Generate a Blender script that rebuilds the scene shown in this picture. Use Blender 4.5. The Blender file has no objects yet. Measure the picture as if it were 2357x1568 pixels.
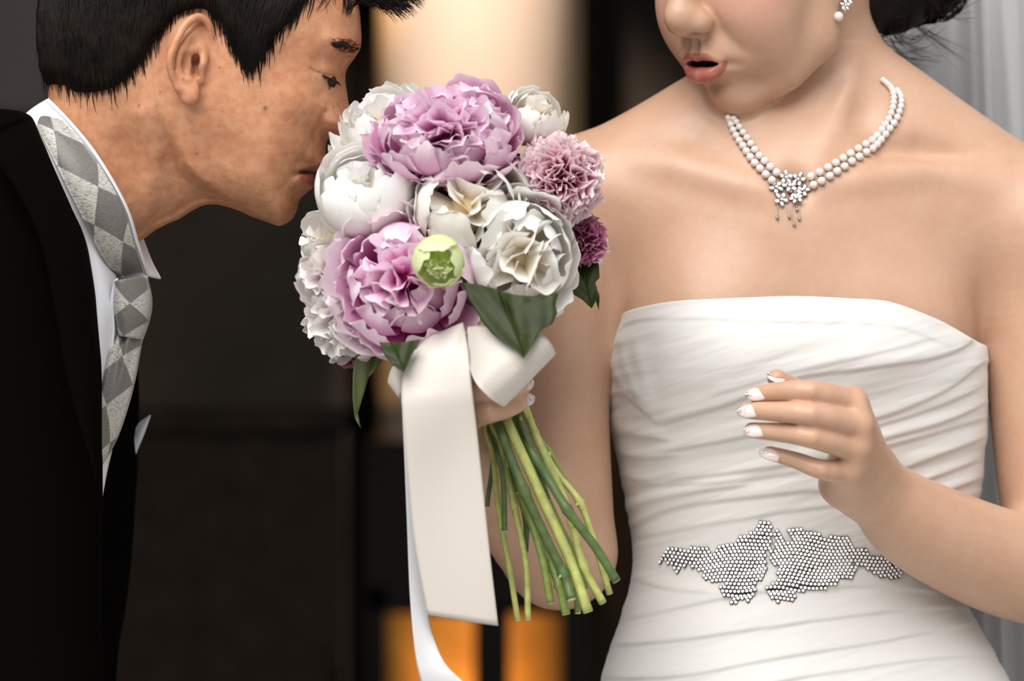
import bpy, bmesh, math, random
import numpy as np
from mathutils import Vector, Matrix

scene = bpy.context.scene
COL = scene.collection
# ------------------------------------------------------------------ camera
S, D, ZC = 3100.0, 2.0, 1.25          # pixels per metre at the y=0 plane, camera distance, camera height
FW, FH = 2357.0, 1568.0
cam_data = bpy.data.cameras.new('camera')
cam_data.sensor_width = 36.0
cam_data.sensor_fit = 'HORIZONTAL'
cam_data.lens = 36.0 * D * S / FW
cam_data.dof.use_dof = True
cam_data.dof.focus_distance = D - 0.065
cam_data.dof.aperture_fstop = 4.2
cam = bpy.data.objects.new('camera', cam_data)
cam.location = (0, -D, ZC)
cam.rotation_euler = (math.pi / 2, 0, 0)
COL.objects.link(cam)
scene.camera = cam
# ------------------------------------------------------------------ sky (bright overcast day outside the doorway)
world = bpy.data.worlds.new('overcast_sky')
scene.world = world
world.use_nodes = True
wn = world.node_tree.nodes; wl = world.node_tree.links
wn.clear()
w_out = wn.new('ShaderNodeOutputWorld'); w_bg = wn.new('ShaderNodeBackground')
w_tc = wn.new('ShaderNodeTexCoord'); w_sep = wn.new('ShaderNodeSeparateXYZ'); w_ramp = wn.new('ShaderNodeValToRGB')
wl.new(w_tc.outputs['Generated'], w_sep.inputs[0]); wl.new(w_sep.outputs['Z'], w_ramp.inputs[0])
w_ramp.color_ramp.elements[0].position = 0.0; w_ramp.color_ramp.elements[0].color = (0.36, 0.37, 0.38, 1)
w_ramp.color_ramp.elements[1].position = 1.0; w_ramp.color_ramp.elements[1].color = (1.0, 1.0, 1.0, 1)
wl.new(w_ramp.outputs[0], w_bg.inputs['Color']); w_bg.inputs['Strength'].default_value = 0.82
wl.new(w_bg.outputs[0], w_out.inputs[0])
# veiled sun high in front of the doorway, very soft
sun_d = bpy.data.lights.new('veiled_sun', 'SUN'); sun_d.energy = 2.9; sun_d.angle = math.radians(50); sun_d.color = (1.0, 0.965, 0.92)
sun = bpy.data.objects.new('veiled_sun', sun_d); COL.objects.link(sun)
sun.rotation_euler = Vector((0.24, 0.66, -0.74)).to_track_quat('-Z', 'Y').to_euler()
sun.location = (1, -4, 4)
# ------------------------------------------------------------------ exposure
vs = scene.view_settings
vs.view_transform = 'Standard'; vs.look = 'None'; vs.exposure = 0.45; vs.gamma = 1.0
vs.use_curve_mapping = False
scene.cycles.use_denoising = True
scene.cycles.max_bounces = 8
scene.cycles.transparent_max_bounces = 24
scene.cycles.caustics_reflective = False; scene.cycles.caustics_refractive = False

# ------------------------------------------------------------------ helpers
rng = np.random.default_rng(7)
random.seed(7)
def P(px, py, y=0.0):
    k = (D + y) / D / S
    return np.array([(px - FW / 2) * k, y, ZC + (FH / 2 - py) * k])
def PX(pts):
    """world points -> photo pixels"""
    pts = np.asarray(pts); k = S * D / (D + pts[:, 1])
    return FW / 2 + pts[:, 0] * k, FH / 2 - (pts[:, 2] - ZC) * k
def tag(o, label=None, cat=None, group=None, kind=None):
    if label: o['label'] = label
    if cat: o['category'] = cat
    if group: o['group'] = group
    if kind: o['kind'] = kind
    return o
def empty(name, loc=(0, 0, 0)):
    o = bpy.data.objects.new(name, None); o.location = [float(c) for c in loc]; o.empty_display_size = 0.05
    COL.objects.link(o); return o
def link(name, me, mat=None, parent=None):
    o = bpy.data.objects.new(name, me); COL.objects.link(o)
    if mat is not None and len(me.materials) == 0: me.materials.append(mat)
    if parent is not None:
        o.parent = parent
        o.matrix_parent_inverse = world_matrix(parent).inverted()
    return o
def world_matrix(o):
    m = Matrix.LocRotScale(o.location, o.rotation_euler, o.scale)
    if o.parent is not None: m = world_matrix(o.parent) @ o.matrix_parent_inverse @ m
    return m
def mesh_np(name, V, F, smooth=True, colors=None, uv=None):
    """V (n,3); F (m,k) array or list of index tuples"""
    me = bpy.data.meshes.new(name)
    V = np.asarray(V, dtype=np.float32)
    if isinstance(F, np.ndarray):
        m, k = F.shape
        me.vertices.add(len(V)); me.vertices.foreach_set('co', V.ravel())
        me.loops.add(m * k); me.loops.foreach_set('vertex_index', F.astype(np.int32).ravel())
        me.polygons.add(m); me.polygons.foreach_set('loop_start', np.arange(0, m * k, k, dtype=np.int32))
        try: me.polygons.foreach_set('loop_total', np.full(m, k, dtype=np.int32))
        except Exception: pass
        me.update(calc_edges=True)
        me.validate()
    else:
        me.from_pydata([tuple(map(float, v)) for v in V], [], [tuple(map(int, f)) for f in F]); me.update()
    if smooth: me.polygons.foreach_set('use_smooth', np.ones(len(me.polygons), dtype=bool))
    if colors is not None:
        at = me.color_attributes.new('col', 'FLOAT_COLOR', 'POINT')
        c = np.ones((len(V), 4), np.float32); c[:, :colors.shape[1]] = colors
        at.data.foreach_set('color', c.ravel())
    if uv is not None:
        layer = me.uv_layers.new(name='UVMap')
        li = np.empty(len(me.loops), dtype=np.int32); me.loops.foreach_get('vertex_index', li)
        layer.data.foreach_set('uv', np.asarray(uv, np.float32)[li].ravel())
    return me
def grid_faces(nu, nv, wrap=False, off=0):
    """vertex index = i*nv + j ; i in nu rows, j in nv columns; wrap closes j"""
    i = np.arange(nu - 1)[:, None]; j = np.arange(nv if wrap else nv - 1)[None, :]
    j2 = (j + 1) % nv
    a = i * nv + j; b = i * nv + j2; c = (i + 1) * nv + j2; d = (i + 1) * nv + j
    return np.stack([a, b, c, d], -1).reshape(-1, 4) + off
def spline(pts, n):
    """Catmull-Rom through pts, n samples"""
    pts = np.asarray(pts, float); m = len(pts)
    if m == 2:
        t = np.linspace(0, 1, n)[:, None]; return pts[0] * (1 - t) + pts[1] * t
    q = np.vstack([2 * pts[0] - pts[1], pts, 2 * pts[-1] - pts[-2]])
    t = np.linspace(0, m - 1 - 1e-9, n); i = t.astype(int); f = (t - i)[:, None]
    p0, p1, p2, p3 = q[i], q[i + 1], q[i + 2], q[i + 3]
    return 0.5 * (2 * p1 + (p2 - p0) * f + (2 * p0 - 5 * p1 + 4 * p2 - p3) * f ** 2 + (3 * p1 - p0 - 3 * p2 + p3) * f ** 3)
def norm(v):
    v = np.asarray(v, float); return v / (np.linalg.norm(v, axis=-1, keepdims=True) + 1e-12)
def tube(pts, radii, seg=8, cap=True, flat=1.0, up=None):
    """returns V, F(list) of a swept tube"""
    pts = np.asarray(pts, float); n = len(pts)
    radii = np.broadcast_to(np.asarray(radii, float), (n,))
    T = norm(np.gradient(pts, axis=0))
    u = np.array(up if up is not None else ([0, 1.0, 0] if abs(T[0][1]) < 0.9 else [1.0, 0, 0]))
    V = []
    for k in range(n):
        u = u - T[k] * u.dot(T[k]); u = u / (np.linalg.norm(u) + 1e-9); w = np.cross(T[k], u)
        for s in range(seg):
            a = 2 * math.pi * s / seg
            V.append(pts[k] + radii[k] * (math.cos(a) * w + flat * math.sin(a) * u))
    F = [tuple(r) for r in grid_faces(n, seg, wrap=True)]
    if cap:
        F.append(tuple(range(seg))[::-1]); F.append(tuple((n - 1) * seg + s for s in range(seg)))
    return np.array(V), F
def join(parts):
    V = []; F = []; o = 0
    for v, f in parts:
        V.append(v); F += [tuple(i + o for i in q) for q in f]; o += len(v)
    return np.vstack(V), F
def ico(r=1.0, sub=2):
    bm = bmesh.new(); bmesh.ops.create_icosphere(bm, subdivisions=sub, radius=r)
    V = np.array([v.co[:] for v in bm.verts]); F = [tuple(v.index for v in f.verts) for f in bm.faces]; bm.free()
    return V, F
def fbm2(x, y, seed=0, octs=4):
    """cheap smooth value noise, vectorised, range about -1..1"""
    r = np.zeros_like(x, dtype=float); a = 1.0; tot = 0
    for o in range(octs):
        xi = np.floor(x).astype(int); yi = np.floor(y).astype(int); fx = x - xi; fy = y - yi
        fx = fx * fx * (3 - 2 * fx); fy = fy * fy * (3 - 2 * fy)
        def h(i, j):
            n = (i * 374761393 + j * 668265263 + (seed + o) * 974634777) & 0x7fffffff
            n = ((n ^ (n >> 13)) * 1274126177) & 0x7fffffff
            return ((n ^ (n >> 16)) & 0xffff) / 32767.5 - 1
        r += a * ((h(xi, yi) * (1 - fx) + h(xi + 1, yi) * fx) * (1 - fy) + (h(xi, yi + 1) * (1 - fx) + h(xi + 1, yi + 1) * fx) * fy)
        tot += a; a *= 0.5; x = x * 2.03 + 11.3; y = y * 2.03 + 5.7
    return r / tot

def poly_sd(px, py, poly):
    """signed distance to polygon, positive inside"""
    p = np.stack([px.ravel(), py.ravel()], 1); d = np.full(len(p), 1e9); ins = np.zeros(len(p), bool)
    for a, c in zip(poly, np.roll(poly, -1, 0)):
        ab = c - a; t = np.clip(((p - a) @ ab) / (ab @ ab + 1e-12), 0, 1)
        q = p - a - t[:, None] * ab; d = np.minimum(d, (q * q).sum(1))
        cr = (a[1] > p[:, 1]) != (c[1] > p[:, 1])
        if abs(c[1] - a[1]) > 1e-12: ins ^= cr & (p[:, 0] < (c[0] - a[0]) * (p[:, 1] - a[1]) / (c[1] - a[1]) + a[0])
    d = np.sqrt(d); return np.where(ins, d, -d).reshape(px.shape)
# ------------------------------------------------------------------ implicit sculpting
class Sculpt:
    """a list of soft volumes; polygonised with sparse surface nets into ONE continuous mesh"""
    def __init__(self): self.ops = []
    def add(self, fn, lo, hi, op='u', k=0.01): self.ops.append((op, fn, np.array(lo, np.float32) - (0.0 if op == 'b' else 0.012 + k), np.array(hi, np.float32) + (0.0 if op == 'b' else 0.012 + k), k))
    def cone(self, a, b, ra, rb, k=0.01, op='u', sq=None):
        a = np.asarray(a, np.float32); b = np.asarray(b, np.float32); ab = b - a; L2 = float(ab.dot(ab)) + 1e-12
        def fn(p):
            q = p - a; t = np.clip((q @ ab) / L2, 0, 1)
            q -= t[:, None] * ab
            return np.sqrt(np.einsum('ij,ij->i', q, q)) - (ra + (rb - ra) * t)
        R = max(ra, rb); self.add(fn, np.minimum(a, b) - R, np.maximum(a, b) + R, op, k)
    def chain(self, pts, radii, k=0.01, op='u', ki=0.004, sub=3):
        """one volume swept smoothly through pts"""
        m = len(pts)
        q = spline([list(map(float, p)) + [r] for p, r in zip(pts, radii)], (m - 1) * sub + 1) if m > 2 else np.array([list(p) + [r] for p, r in zip(pts, radii)])
        A = q[:, :3].astype(np.float32); Rr = q[:, 3].astype(np.float32); R = float(Rr.max())
        def fn(p):
            d = None
            for i in range(len(A) - 1):
                a = A[i]; ab = A[i + 1] - a; L2 = float(ab.dot(ab)) + 1e-12
                v = p - a; t = np.clip((v @ ab) / L2, 0, 1); v -= t[:, None] * ab
                e = np.sqrt(np.einsum('ij,ij->i', v, v)) - (Rr[i] + (Rr[i + 1] - Rr[i]) * t)
                d = e if d is None else np.minimum(d, e)
            return d
        self.add(fn, A.min(0) - R, A.max(0) + R, op, k)
    def ell(self, c, r, k=0.01, op='u', rot=None):
        c = np.asarray(c, np.float32); r = np.asarray(r, np.float32); R = None if rot is None else np.asarray(rot, np.float32)
        def fn(p):
            q = p - c
            if R is not None: q = q @ R
            q = q / r; k0 = np.sqrt(np.einsum('ij,ij->i', q, q)); q = q / r; k1 = np.sqrt(np.einsum('ij,ij->i', q, q)) + 1e-9
            return k0 * (k0 - 1) / k1
        m = r.max() if rot is not None else r
        self.add(fn, c - m, c + m, op, k)
    def bump(self, pts, amp, rad):
        """raise (amp>0) or press in (amp<0) the surface along a polyline with gaussian width rad"""
        pts = [np.asarray(p, np.float32) for p in (pts if np.ndim(pts) > 1 else [pts])]
        amps = np.broadcast_to(np.asarray(amp, np.float32), (len(pts),))
        def fn(p):
            best = None
            if len(pts) == 1:
                return amps[0] * np.exp(-((p - pts[0]) ** 2).sum(1) / rad ** 2)
            for i in range(len(pts) - 1):
                a, b = pts[i], pts[i + 1]; ab = b - a; L2 = float(ab.dot(ab)) + 1e-12
                q = p - a; t = np.clip((q @ ab) / L2, 0, 1); q -= t[:, None] * ab
                e = (amps[i] + (amps[i + 1] - amps[i]) * t) * np.exp(-(q * q).sum(1) / rad ** 2)
                best = e if best is None else np.where(np.abs(e) > np.abs(best), e, best)
            return best
        A = np.array(pts); self.add(fn, A.min(0) - 2.2 * rad, A.max(0) + 2.2 * rad, 'b', 0)
    def sub(self, other, op='u', k=0.003, lo=None, hi=None):
        los = np.min([o[2] for o in other.ops], 0); his = np.max([o[3] for o in other.ops], 0)
        self.add(other.eval, los + 0.01, his - 0.01, op, k)
    def eval(self, p):
        p = np.asarray(p, np.float32); d = np.full(len(p), 0.5, np.float32)
        for op, fn, lo, hi, k in self.ops:
            m = (p[:, 0] > lo[0]) & (p[:, 0] < hi[0]); m &= (p[:, 1] > lo[1]) & (p[:, 1] < hi[1]); m &= (p[:, 2] > lo[2]) & (p[:, 2] < hi[2])
            ix = np.flatnonzero(m)
            if not len(ix): continue
            e = fn(p[ix])
            if op == 'u': d[ix] = smin(d[ix], e, k)
            elif op == 's': d[ix] = -smin(-d[ix], e, k)
            elif op == 'b': d[ix] = d[ix] - e
        return d
    def mesh(self, lo, hi, h, project=2, margin=1.25):
        V, F = surface_nets(self.eval, lo, hi, h, margin=margin)
        for _ in range(project):
            e = h * 0.5
            dirs = np.array([[1, -1, -1], [-1, -1, 1], [-1, 1, -1], [1, 1, 1]], float)
            g = np.zeros_like(V); f0 = np.zeros(len(V))
            for dv in dirs:
                f = self.eval(V + dv * e); g += dv * f[:, None]; f0 += f / 4
            g /= (4 * e)
            g2 = (g * g).sum(1) + 1e-6
            st = (f0 / g2)[:, None] * g
            ln = np.linalg.norm(st, axis=1, keepdims=True)
            V = V - st * np.minimum(1, 0.6 * h / (ln + 1e-12))
        return V, F
def smin(a, b, k):
    if k <= 1e-6: return np.minimum(a, b)
    h = np.maximum(k - np.abs(a - b), 0) / k
    return np.minimum(a, b) - h * h * k * 0.25
def surface_nets(f, lo, hi, h, c=8, margin=1.25):
    lo = np.asarray(lo, float); hi = np.asarray(hi, float); H = h * c
    nb = np.ceil((hi - lo) / H).astype(int)
    bi = np.stack(np.meshgrid(*[np.arange(n) for n in nb], indexing='ij'), -1).reshape(-1, 3)
    ctr = lo + (bi + 0.5) * H
    act = bi[np.abs(f(ctr)) < H * margin]
    if not len(act): raise RuntimeError('empty sculpt')
    NX = nb * c + 2
    def cid(ijk): return (ijk[..., 0].astype(np.int64) * NX[1] + ijk[..., 1]) * NX[2] + ijk[..., 2]
    n1 = c + 1
    loc = np.stack(np.meshgrid(*[np.arange(n1)] * 3, indexing='ij'), -1)
    vids = []; vpos = []; edges = []
    step = 4000
    for s in range(0, len(act), step):
        blk = act[s:s + step]
        nodes = blk[:, None, None, None, :] * c + loc[None]
        val = f((lo + nodes * h).reshape(-1, 3)).reshape(nodes.shape[:-1])
        sg = val < 0
        n8 = sum(sg[:, i:c + i, j:c + j, k:c + k].astype(np.int8) for i in (0, 1) for j in (0, 1) for k in (0, 1))
        b, i, j, k = np.nonzero((n8 > 0) & (n8 < 8))
        acc = np.zeros((len(b), 3)); cnt = np.zeros(len(b))
        for ax in range(3):
            o1, o2 = [q for q in range(3) if q != ax]
            for u in (0, 1):
                for v in (0, 1):
                    d0 = [0, 0, 0]; d0[o1] = u; d0[o2] = v; d1 = list(d0); d1[ax] = 1
                    v0 = val[b, i + d0[0], j + d0[1], k + d0[2]]; v1 = val[b, i + d1[0], j + d1[1], k + d1[2]]
                    m = (v0 < 0) != (v1 < 0)
                    t = np.where(m, v0 / np.where(m, v0 - v1, 1), 0)
                    p = np.zeros((len(b), 3)); p[:, o1] = u; p[:, o2] = v; p[:, ax] = t
                    acc += p * m[:, None]; cnt += m
        base = blk[b] * c + np.stack([i, j, k], 1)
        vids.append(cid(base)); vpos.append(lo + (base + acc / cnt[:, None]) * h)
        for ax in range(3):
            a0 = [slice(0, c)] * 3; a1 = list(a0); a1[ax] = slice(1, c + 1)
            s0 = sg[(slice(None), *a0)]; s1 = sg[(slice(None), *a1)]
            b, i, j, k = np.nonzero(s0 != s1)
            edges.append((ax, blk[b] * c + np.stack([i, j, k], 1), s0[b, i, j, k]))
    vids = np.concatenate(vids); vpos = np.concatenate(vpos)
    order = np.argsort(vids); vids = vids[order]; vpos = vpos[order]
    F = []
    for ax, e, sgn in edges:
        o1, o2 = [(1, 2), (2, 0), (0, 1)][ax]
        q = []
        for du, dv in ((0, 0), (1, 0), (1, 1), (0, 1)):
            cc = e.copy(); cc[:, o1] -= du; cc[:, o2] -= dv; q.append(cid(cc))
        q = np.stack(q, 1)
        ix = np.searchsorted(vids, q); ix = np.minimum(ix, len(vids) - 1)
        ok = (vids[ix] == q).all(1)
        ix = np.where(sgn[:, None], ix, ix[:, ::-1])
        F.append(ix[ok])
    F = np.concatenate(F)
    return vpos, F[:, ::-1]
def smooth_mesh(V, F, it=1, lam=0.5):
    """laplacian relax"""
    for _ in range(it):
        acc = np.zeros_like(V); cnt = np.zeros(len(V))
        for a in range(F.shape[1]):
            i = F[:, a]; j = F[:, (a + 1) % F.shape[1]]
            for q in range(3):
                acc[:, q] += np.bincount(i, V[j, q], len(V)) + np.bincount(j, V[i, q], len(V))
            cnt += np.bincount(i, minlength=len(V)) + np.bincount(j, minlength=len(V))
        V = V + lam * (acc / np.maximum(cnt, 1)[:, None] - V)
    return V

# ------------------------------------------------------------------ materials
def new_mat(name):
    m = bpy.data.materials.new(name); m.use_nodes = True
    nt = m.node_tree; b = nt.nodes['Principled BSDF']; return m, nt, b
def noise_node(nt, scale, detail=3, rough=0.55, coord='Object', vec=None):
    n = nt.nodes.new('ShaderNodeTexNoise'); n.inputs['Scale'].default_value = scale; n.inputs['Detail'].default_value = detail; n.inputs['Roughness'].default_value = rough
    if vec is None:
        t = nt.nodes.new('ShaderNodeTexCoord'); vec = t.outputs[coord]
    nt.links.new(vec, n.inputs['Vector']); return n
def ramp_node(nt, fac, stops):
    r = nt.nodes.new('ShaderNodeValToRGB'); el = r.color_ramp.elements
    while len(el) < len(stops): el.new(0.5)
    for e, (p, c) in zip(el, stops): e.position = p; e.color = (*c, 1) if len(c) == 3 else c
    nt.links.new(fac, r.inputs[0]); return r
def mix_node(nt, fac, a, b, mode='MIX'):
    m = nt.nodes.new('ShaderNodeMix'); m.data_type = 'RGBA'; m.blend_type = mode
    for sock, v in ((m.inputs[0], fac), (m.inputs[6], a), (m.inputs[7], b)):
        if hasattr(v, 'is_output'): nt.links.new(v, sock)
        elif isinstance(v, (int, float)): sock.default_value = v
        else: sock.default_value = (*v, 1)
    return m.outputs[2]
def bump_node(nt, b, height, strength=0.2, dist=0.001):
    n = nt.nodes.new('ShaderNodeBump'); n.inputs['Strength'].default_value = strength; n.inputs['Distance'].default_value = dist
    nt.links.new(height, n.inputs['Height']); nt.links.new(n.outputs[0], b.inputs['Normal']); return n
def simple_mat(name, color, rough=0.5, metal=0.0, spec=0.5, var=0.0, scale=60, sheen=0.0):
    m, nt, b = new_mat(name)
    b.inputs['Roughness'].default_value = rough; b.inputs['Metallic'].default_value = metal; b.inputs['Specular IOR Level'].default_value = spec
    if sheen: b.inputs['Sheen Weight'].default_value = sheen
    if var:
        n = noise_node(nt, scale)
        r = ramp_node(nt, n.outputs['Fac'], [(0.3, tuple(max(0, c * (1 - var)) for c in color)), (0.7, tuple(min(1, c * (1 + var)) for c in color))])
        nt.links.new(r.outputs[0], b.inputs['Base Color'])
    else: b.inputs['Base Color'].default_value = (*color, 1)
    return m
def skin_mat(name, freckle=0.0, stubble=False, rough=0.42, sss=0.12, lips=False, blotch=1.0, mottle=(0.93, 0.88, 0.85)):
    """skin tone comes from the 'col' attribute (lips, blush); blotches, moles and pores on top"""
    m, nt, b = new_mat(name)
    at = nt.nodes.new('ShaderNodeVertexColor'); at.layer_name = 'col'
    n1 = noise_node(nt, 28, 4); r1 = ramp_node(nt, n1.outputs['Fac'], [(0.32, (0.92, 0.84, 0.80)), (0.66, (1.04, 1.05, 1.06))])
    c = mix_node(nt, blotch, at.outputs['Color'], r1.outputs[0], 'MULTIPLY')
    n2 = noise_node(nt, 160, 3); r2 = ramp_node(nt, n2.outputs['Fac'], [(0.35, mottle), (0.62, (1.0, 1.0, 1.0))])
    c = mix_node(nt, 0.8 * blotch, c, r2.outputs[0], 'MULTIPLY')
    if freckle:
        v = nt.nodes.new('ShaderNodeTexVoronoi'); v.inputs['Scale'].default_value = 85
        t = nt.nodes.new('ShaderNodeTexCoord'); nt.links.new(t.outputs['Object'], v.inputs['Vector'])
        r3 = ramp_node(nt, v.outputs['Distance'], [(0.06, (0.55, 0.36, 0.28)), (0.17, (1, 1, 1))])
        n3 = noise_node(nt, 40, 2); r4 = ramp_node(nt, n3.outputs['Fac'], [(0.42, (0, 0, 0)), (0.58, (1, 1, 1))])
        ml = nt.nodes.new('ShaderNodeMath'); ml.operation = 'MULTIPLY'; nt.links.new(r4.outputs[0], ml.inputs[0]); ml.inputs[1].default_value = freckle
        c = mix_node(nt, ml.outputs[0], c, mix_node(nt, 1.0, c, r3.outputs[0], 'MULTIPLY'))
    if stubble:
        at2 = nt.nodes.new('ShaderNodeAttribute'); at2.attribute_name = 'col'
        v = nt.nodes.new('ShaderNodeTexVoronoi'); v.inputs['Scale'].default_value = 520; v.inputs['Randomness'].default_value = 1
        t = nt.nodes.new('ShaderNodeTexCoord'); nt.links.new(t.outputs['Object'], v.inputs['Vector'])
        r3 = ramp_node(nt, v.outputs['Distance'], [(0.12, (0.0, 0.0, 0.0)), (0.3, (1, 1, 1))])
        inv = nt.nodes.new('ShaderNodeMath'); inv.operation = 'SUBTRACT'; inv.inputs[0].default_value = 1; nt.links.new(at2.outputs['Alpha'], inv.inputs[1])
        n4 = noise_node(nt, 300, 2); r5 = ramp_node(nt, n4.outputs['Fac'], [(0.45, (0, 0, 0)), (0.6, (1, 1, 1))])
        m2 = nt.nodes.new('ShaderNodeMath'); m2.operation = 'MULTIPLY'; nt.links.new(inv.outputs[0], m2.inputs[0]); nt.links.new(r5.outputs[0], m2.inputs[1])
        c = mix_node(nt, m2.outputs[0], c, mix_node(nt, r3.outputs[0], (0.09, 0.06, 0.045), c))
    nt.links.new(c, b.inputs['Base Color'])
    b.inputs['Roughness'].default_value = rough
    if lips:
        at3 = nt.nodes.new('ShaderNodeAttribute'); at3.attribute_name = 'col'; mr = nt.nodes.new('ShaderNodeMapRange'); nt.links.new(at3.outputs['Alpha'], mr.inputs[0])
        mr.inputs[3].default_value = .16; mr.inputs[4].default_value = rough; nt.links.new(mr.outputs[0], b.inputs['Roughness'])
    b.inputs['Specular IOR Level'].default_value = 0.45
    b.inputs['Subsurface Weight'].default_value = sss
    b.inputs['Subsurface Radius'].default_value = (0.010, 0.004, 0.002); b.inputs['Subsurface Scale'].default_value = 0.5
    n5 = noise_node(nt, 900, 2); bump_node(nt, b, n5.outputs['Fac'], 0.25, 0.0004)
    return m
# ================================================================== the dark church interior behind the couple
def box_mesh(name, x0, x1, y0, y1, z0, z1, bevel=0.0):
    bm = bmesh.new(); bmesh.ops.create_cube(bm, size=1.0)
    for v in bm.verts:
        v.co = ((x0 + x1) / 2 + v.co.x * (x1 - x0), (y0 + y1) / 2 + v.co.y * (y1 - y0), (z0 + z1) / 2 + v.co.z * (z1 - z0))
    if bevel: bmesh.ops.bevel(bm, geom=bm.edges[:], offset=bevel, segments=2, affect='EDGES')
    me = bpy.data.meshes.new(name); bm.to_mesh(me); bm.free(); return me
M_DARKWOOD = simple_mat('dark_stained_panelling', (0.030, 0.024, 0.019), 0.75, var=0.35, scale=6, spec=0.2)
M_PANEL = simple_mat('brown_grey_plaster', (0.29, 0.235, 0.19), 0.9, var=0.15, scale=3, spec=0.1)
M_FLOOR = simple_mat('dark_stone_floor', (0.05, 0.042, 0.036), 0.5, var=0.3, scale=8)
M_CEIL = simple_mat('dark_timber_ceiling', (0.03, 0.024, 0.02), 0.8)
M_CREAM = simple_mat('cream_plaster', (0.80, 0.70, 0.60), 0.8, var=0.05, scale=5)
M_AMBER = simple_mat('amber_wood', (0.62, 0.30, 0.07), 0.45, var=0.3, scale=7)
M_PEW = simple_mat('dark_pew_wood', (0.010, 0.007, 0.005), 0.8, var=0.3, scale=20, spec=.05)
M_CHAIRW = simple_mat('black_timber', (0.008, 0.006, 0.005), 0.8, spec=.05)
M_STONE = simple_mat('pale_paving', (0.42, 0.40, 0.37), 0.8, var=0.12, scale=6)
def struct(name, me, mat):
    o = link(name, me, mat); o['kind'] = 'structure'; return o
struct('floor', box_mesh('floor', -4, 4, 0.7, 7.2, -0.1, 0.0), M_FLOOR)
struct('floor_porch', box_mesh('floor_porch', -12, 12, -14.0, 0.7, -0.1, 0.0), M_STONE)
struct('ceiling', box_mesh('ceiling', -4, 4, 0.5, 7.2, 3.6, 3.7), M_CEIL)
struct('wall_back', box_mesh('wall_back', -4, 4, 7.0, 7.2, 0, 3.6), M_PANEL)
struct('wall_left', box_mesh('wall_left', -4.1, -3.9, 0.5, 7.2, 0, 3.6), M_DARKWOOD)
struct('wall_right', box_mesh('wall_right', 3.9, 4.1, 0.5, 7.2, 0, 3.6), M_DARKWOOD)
# side panels of dark timber either side of the lit column
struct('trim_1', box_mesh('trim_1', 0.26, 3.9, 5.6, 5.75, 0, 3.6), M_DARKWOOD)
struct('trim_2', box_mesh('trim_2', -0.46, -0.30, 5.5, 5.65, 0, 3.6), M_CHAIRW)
# round cream column on an amber wooden base
colm = empty('column', (-0.083, 5.0, 0)); tag(colm, 'round cream column glowing warm behind the bouquet, out of focus', 'column')
def lathe(name, prof, seg=48, loc=(0, 0, 0)):
    V = []; 
    for r, z in prof:
        for s in range(seg):
            a = 2 * math.pi * s / seg; V.append((loc[0] + r * math.cos(a), loc[1] + r * math.sin(a), loc[2] + z))
    F = [tuple(q) for q in grid_faces(len(prof), seg, wrap=True)]
    F += [tuple(range(seg))[::-1], tuple((len(prof) - 1) * seg + s for s in range(seg))]
    return mesh_np(name, V, F)
link('shaft', lathe('shaft', [(.262, 1.0), (.262, 3.3), (.30, 3.35), (.34, 3.6)], loc=(-0.083, 5.0, 0)), M_CREAM, colm)
link('base', lathe('base', [(.30, 0), (.30, .12), (.268, .16), (.266, .95), (.28, .97), (.28, 1.0)], loc=(-0.083, 5.0, 0)), M_AMBER, colm)
# chapel pews
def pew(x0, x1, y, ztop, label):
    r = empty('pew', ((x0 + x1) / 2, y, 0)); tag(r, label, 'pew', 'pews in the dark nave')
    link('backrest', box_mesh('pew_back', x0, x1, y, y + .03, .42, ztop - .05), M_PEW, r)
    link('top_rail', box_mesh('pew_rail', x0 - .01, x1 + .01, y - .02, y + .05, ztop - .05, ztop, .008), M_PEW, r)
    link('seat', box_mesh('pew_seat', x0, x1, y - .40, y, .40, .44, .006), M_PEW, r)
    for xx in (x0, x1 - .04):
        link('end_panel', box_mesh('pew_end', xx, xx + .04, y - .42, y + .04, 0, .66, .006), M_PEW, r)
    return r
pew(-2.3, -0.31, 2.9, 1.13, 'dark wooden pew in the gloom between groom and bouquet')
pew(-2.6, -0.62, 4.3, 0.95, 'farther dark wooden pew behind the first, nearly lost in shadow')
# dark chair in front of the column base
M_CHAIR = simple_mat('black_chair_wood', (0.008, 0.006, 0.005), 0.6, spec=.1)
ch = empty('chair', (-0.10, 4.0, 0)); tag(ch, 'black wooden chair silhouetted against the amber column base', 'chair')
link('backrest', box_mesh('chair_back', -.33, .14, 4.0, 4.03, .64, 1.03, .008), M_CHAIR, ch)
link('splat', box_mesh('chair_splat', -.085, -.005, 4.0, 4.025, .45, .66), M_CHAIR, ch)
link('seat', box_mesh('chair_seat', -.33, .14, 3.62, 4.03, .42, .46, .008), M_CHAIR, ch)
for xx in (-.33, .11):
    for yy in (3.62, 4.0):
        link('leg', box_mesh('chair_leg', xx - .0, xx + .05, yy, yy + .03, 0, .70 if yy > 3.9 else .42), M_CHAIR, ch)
# unseen warm spots added to brighten and tint the column and its base
def spot(name, loc, to, e, color, deg):
    d = bpy.data.lights.new(name, 'SPOT'); d.energy = e; d.color = color; d.shadow_soft_size = .08; d.spot_size = math.radians(deg); d.spot_blend = .6
    o = bpy.data.objects.new(name, d); o.location = loc; COL.objects.link(o)
    o.rotation_euler = (Vector(to) - Vector(loc)).to_track_quat('-Z', 'Y').to_euler(); return o
spot('added_column_spot', (-0.45, 2.2, 3.3), (-.06, 5.0, 1.95), 640, (1.0, 0.77, 0.62), 18)
spot('added_amber_spot', (-1.0, 4.7, 2.9), (-.20, 5.0, 1.9), 170, (1.0, 0.50, 0.13), 28)
spot('added_base_spot', (-0.1, 4.45, 0.12), (-.083, 5.0, .55), 14, (1.0, 0.55, 0.15), 120)
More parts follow.
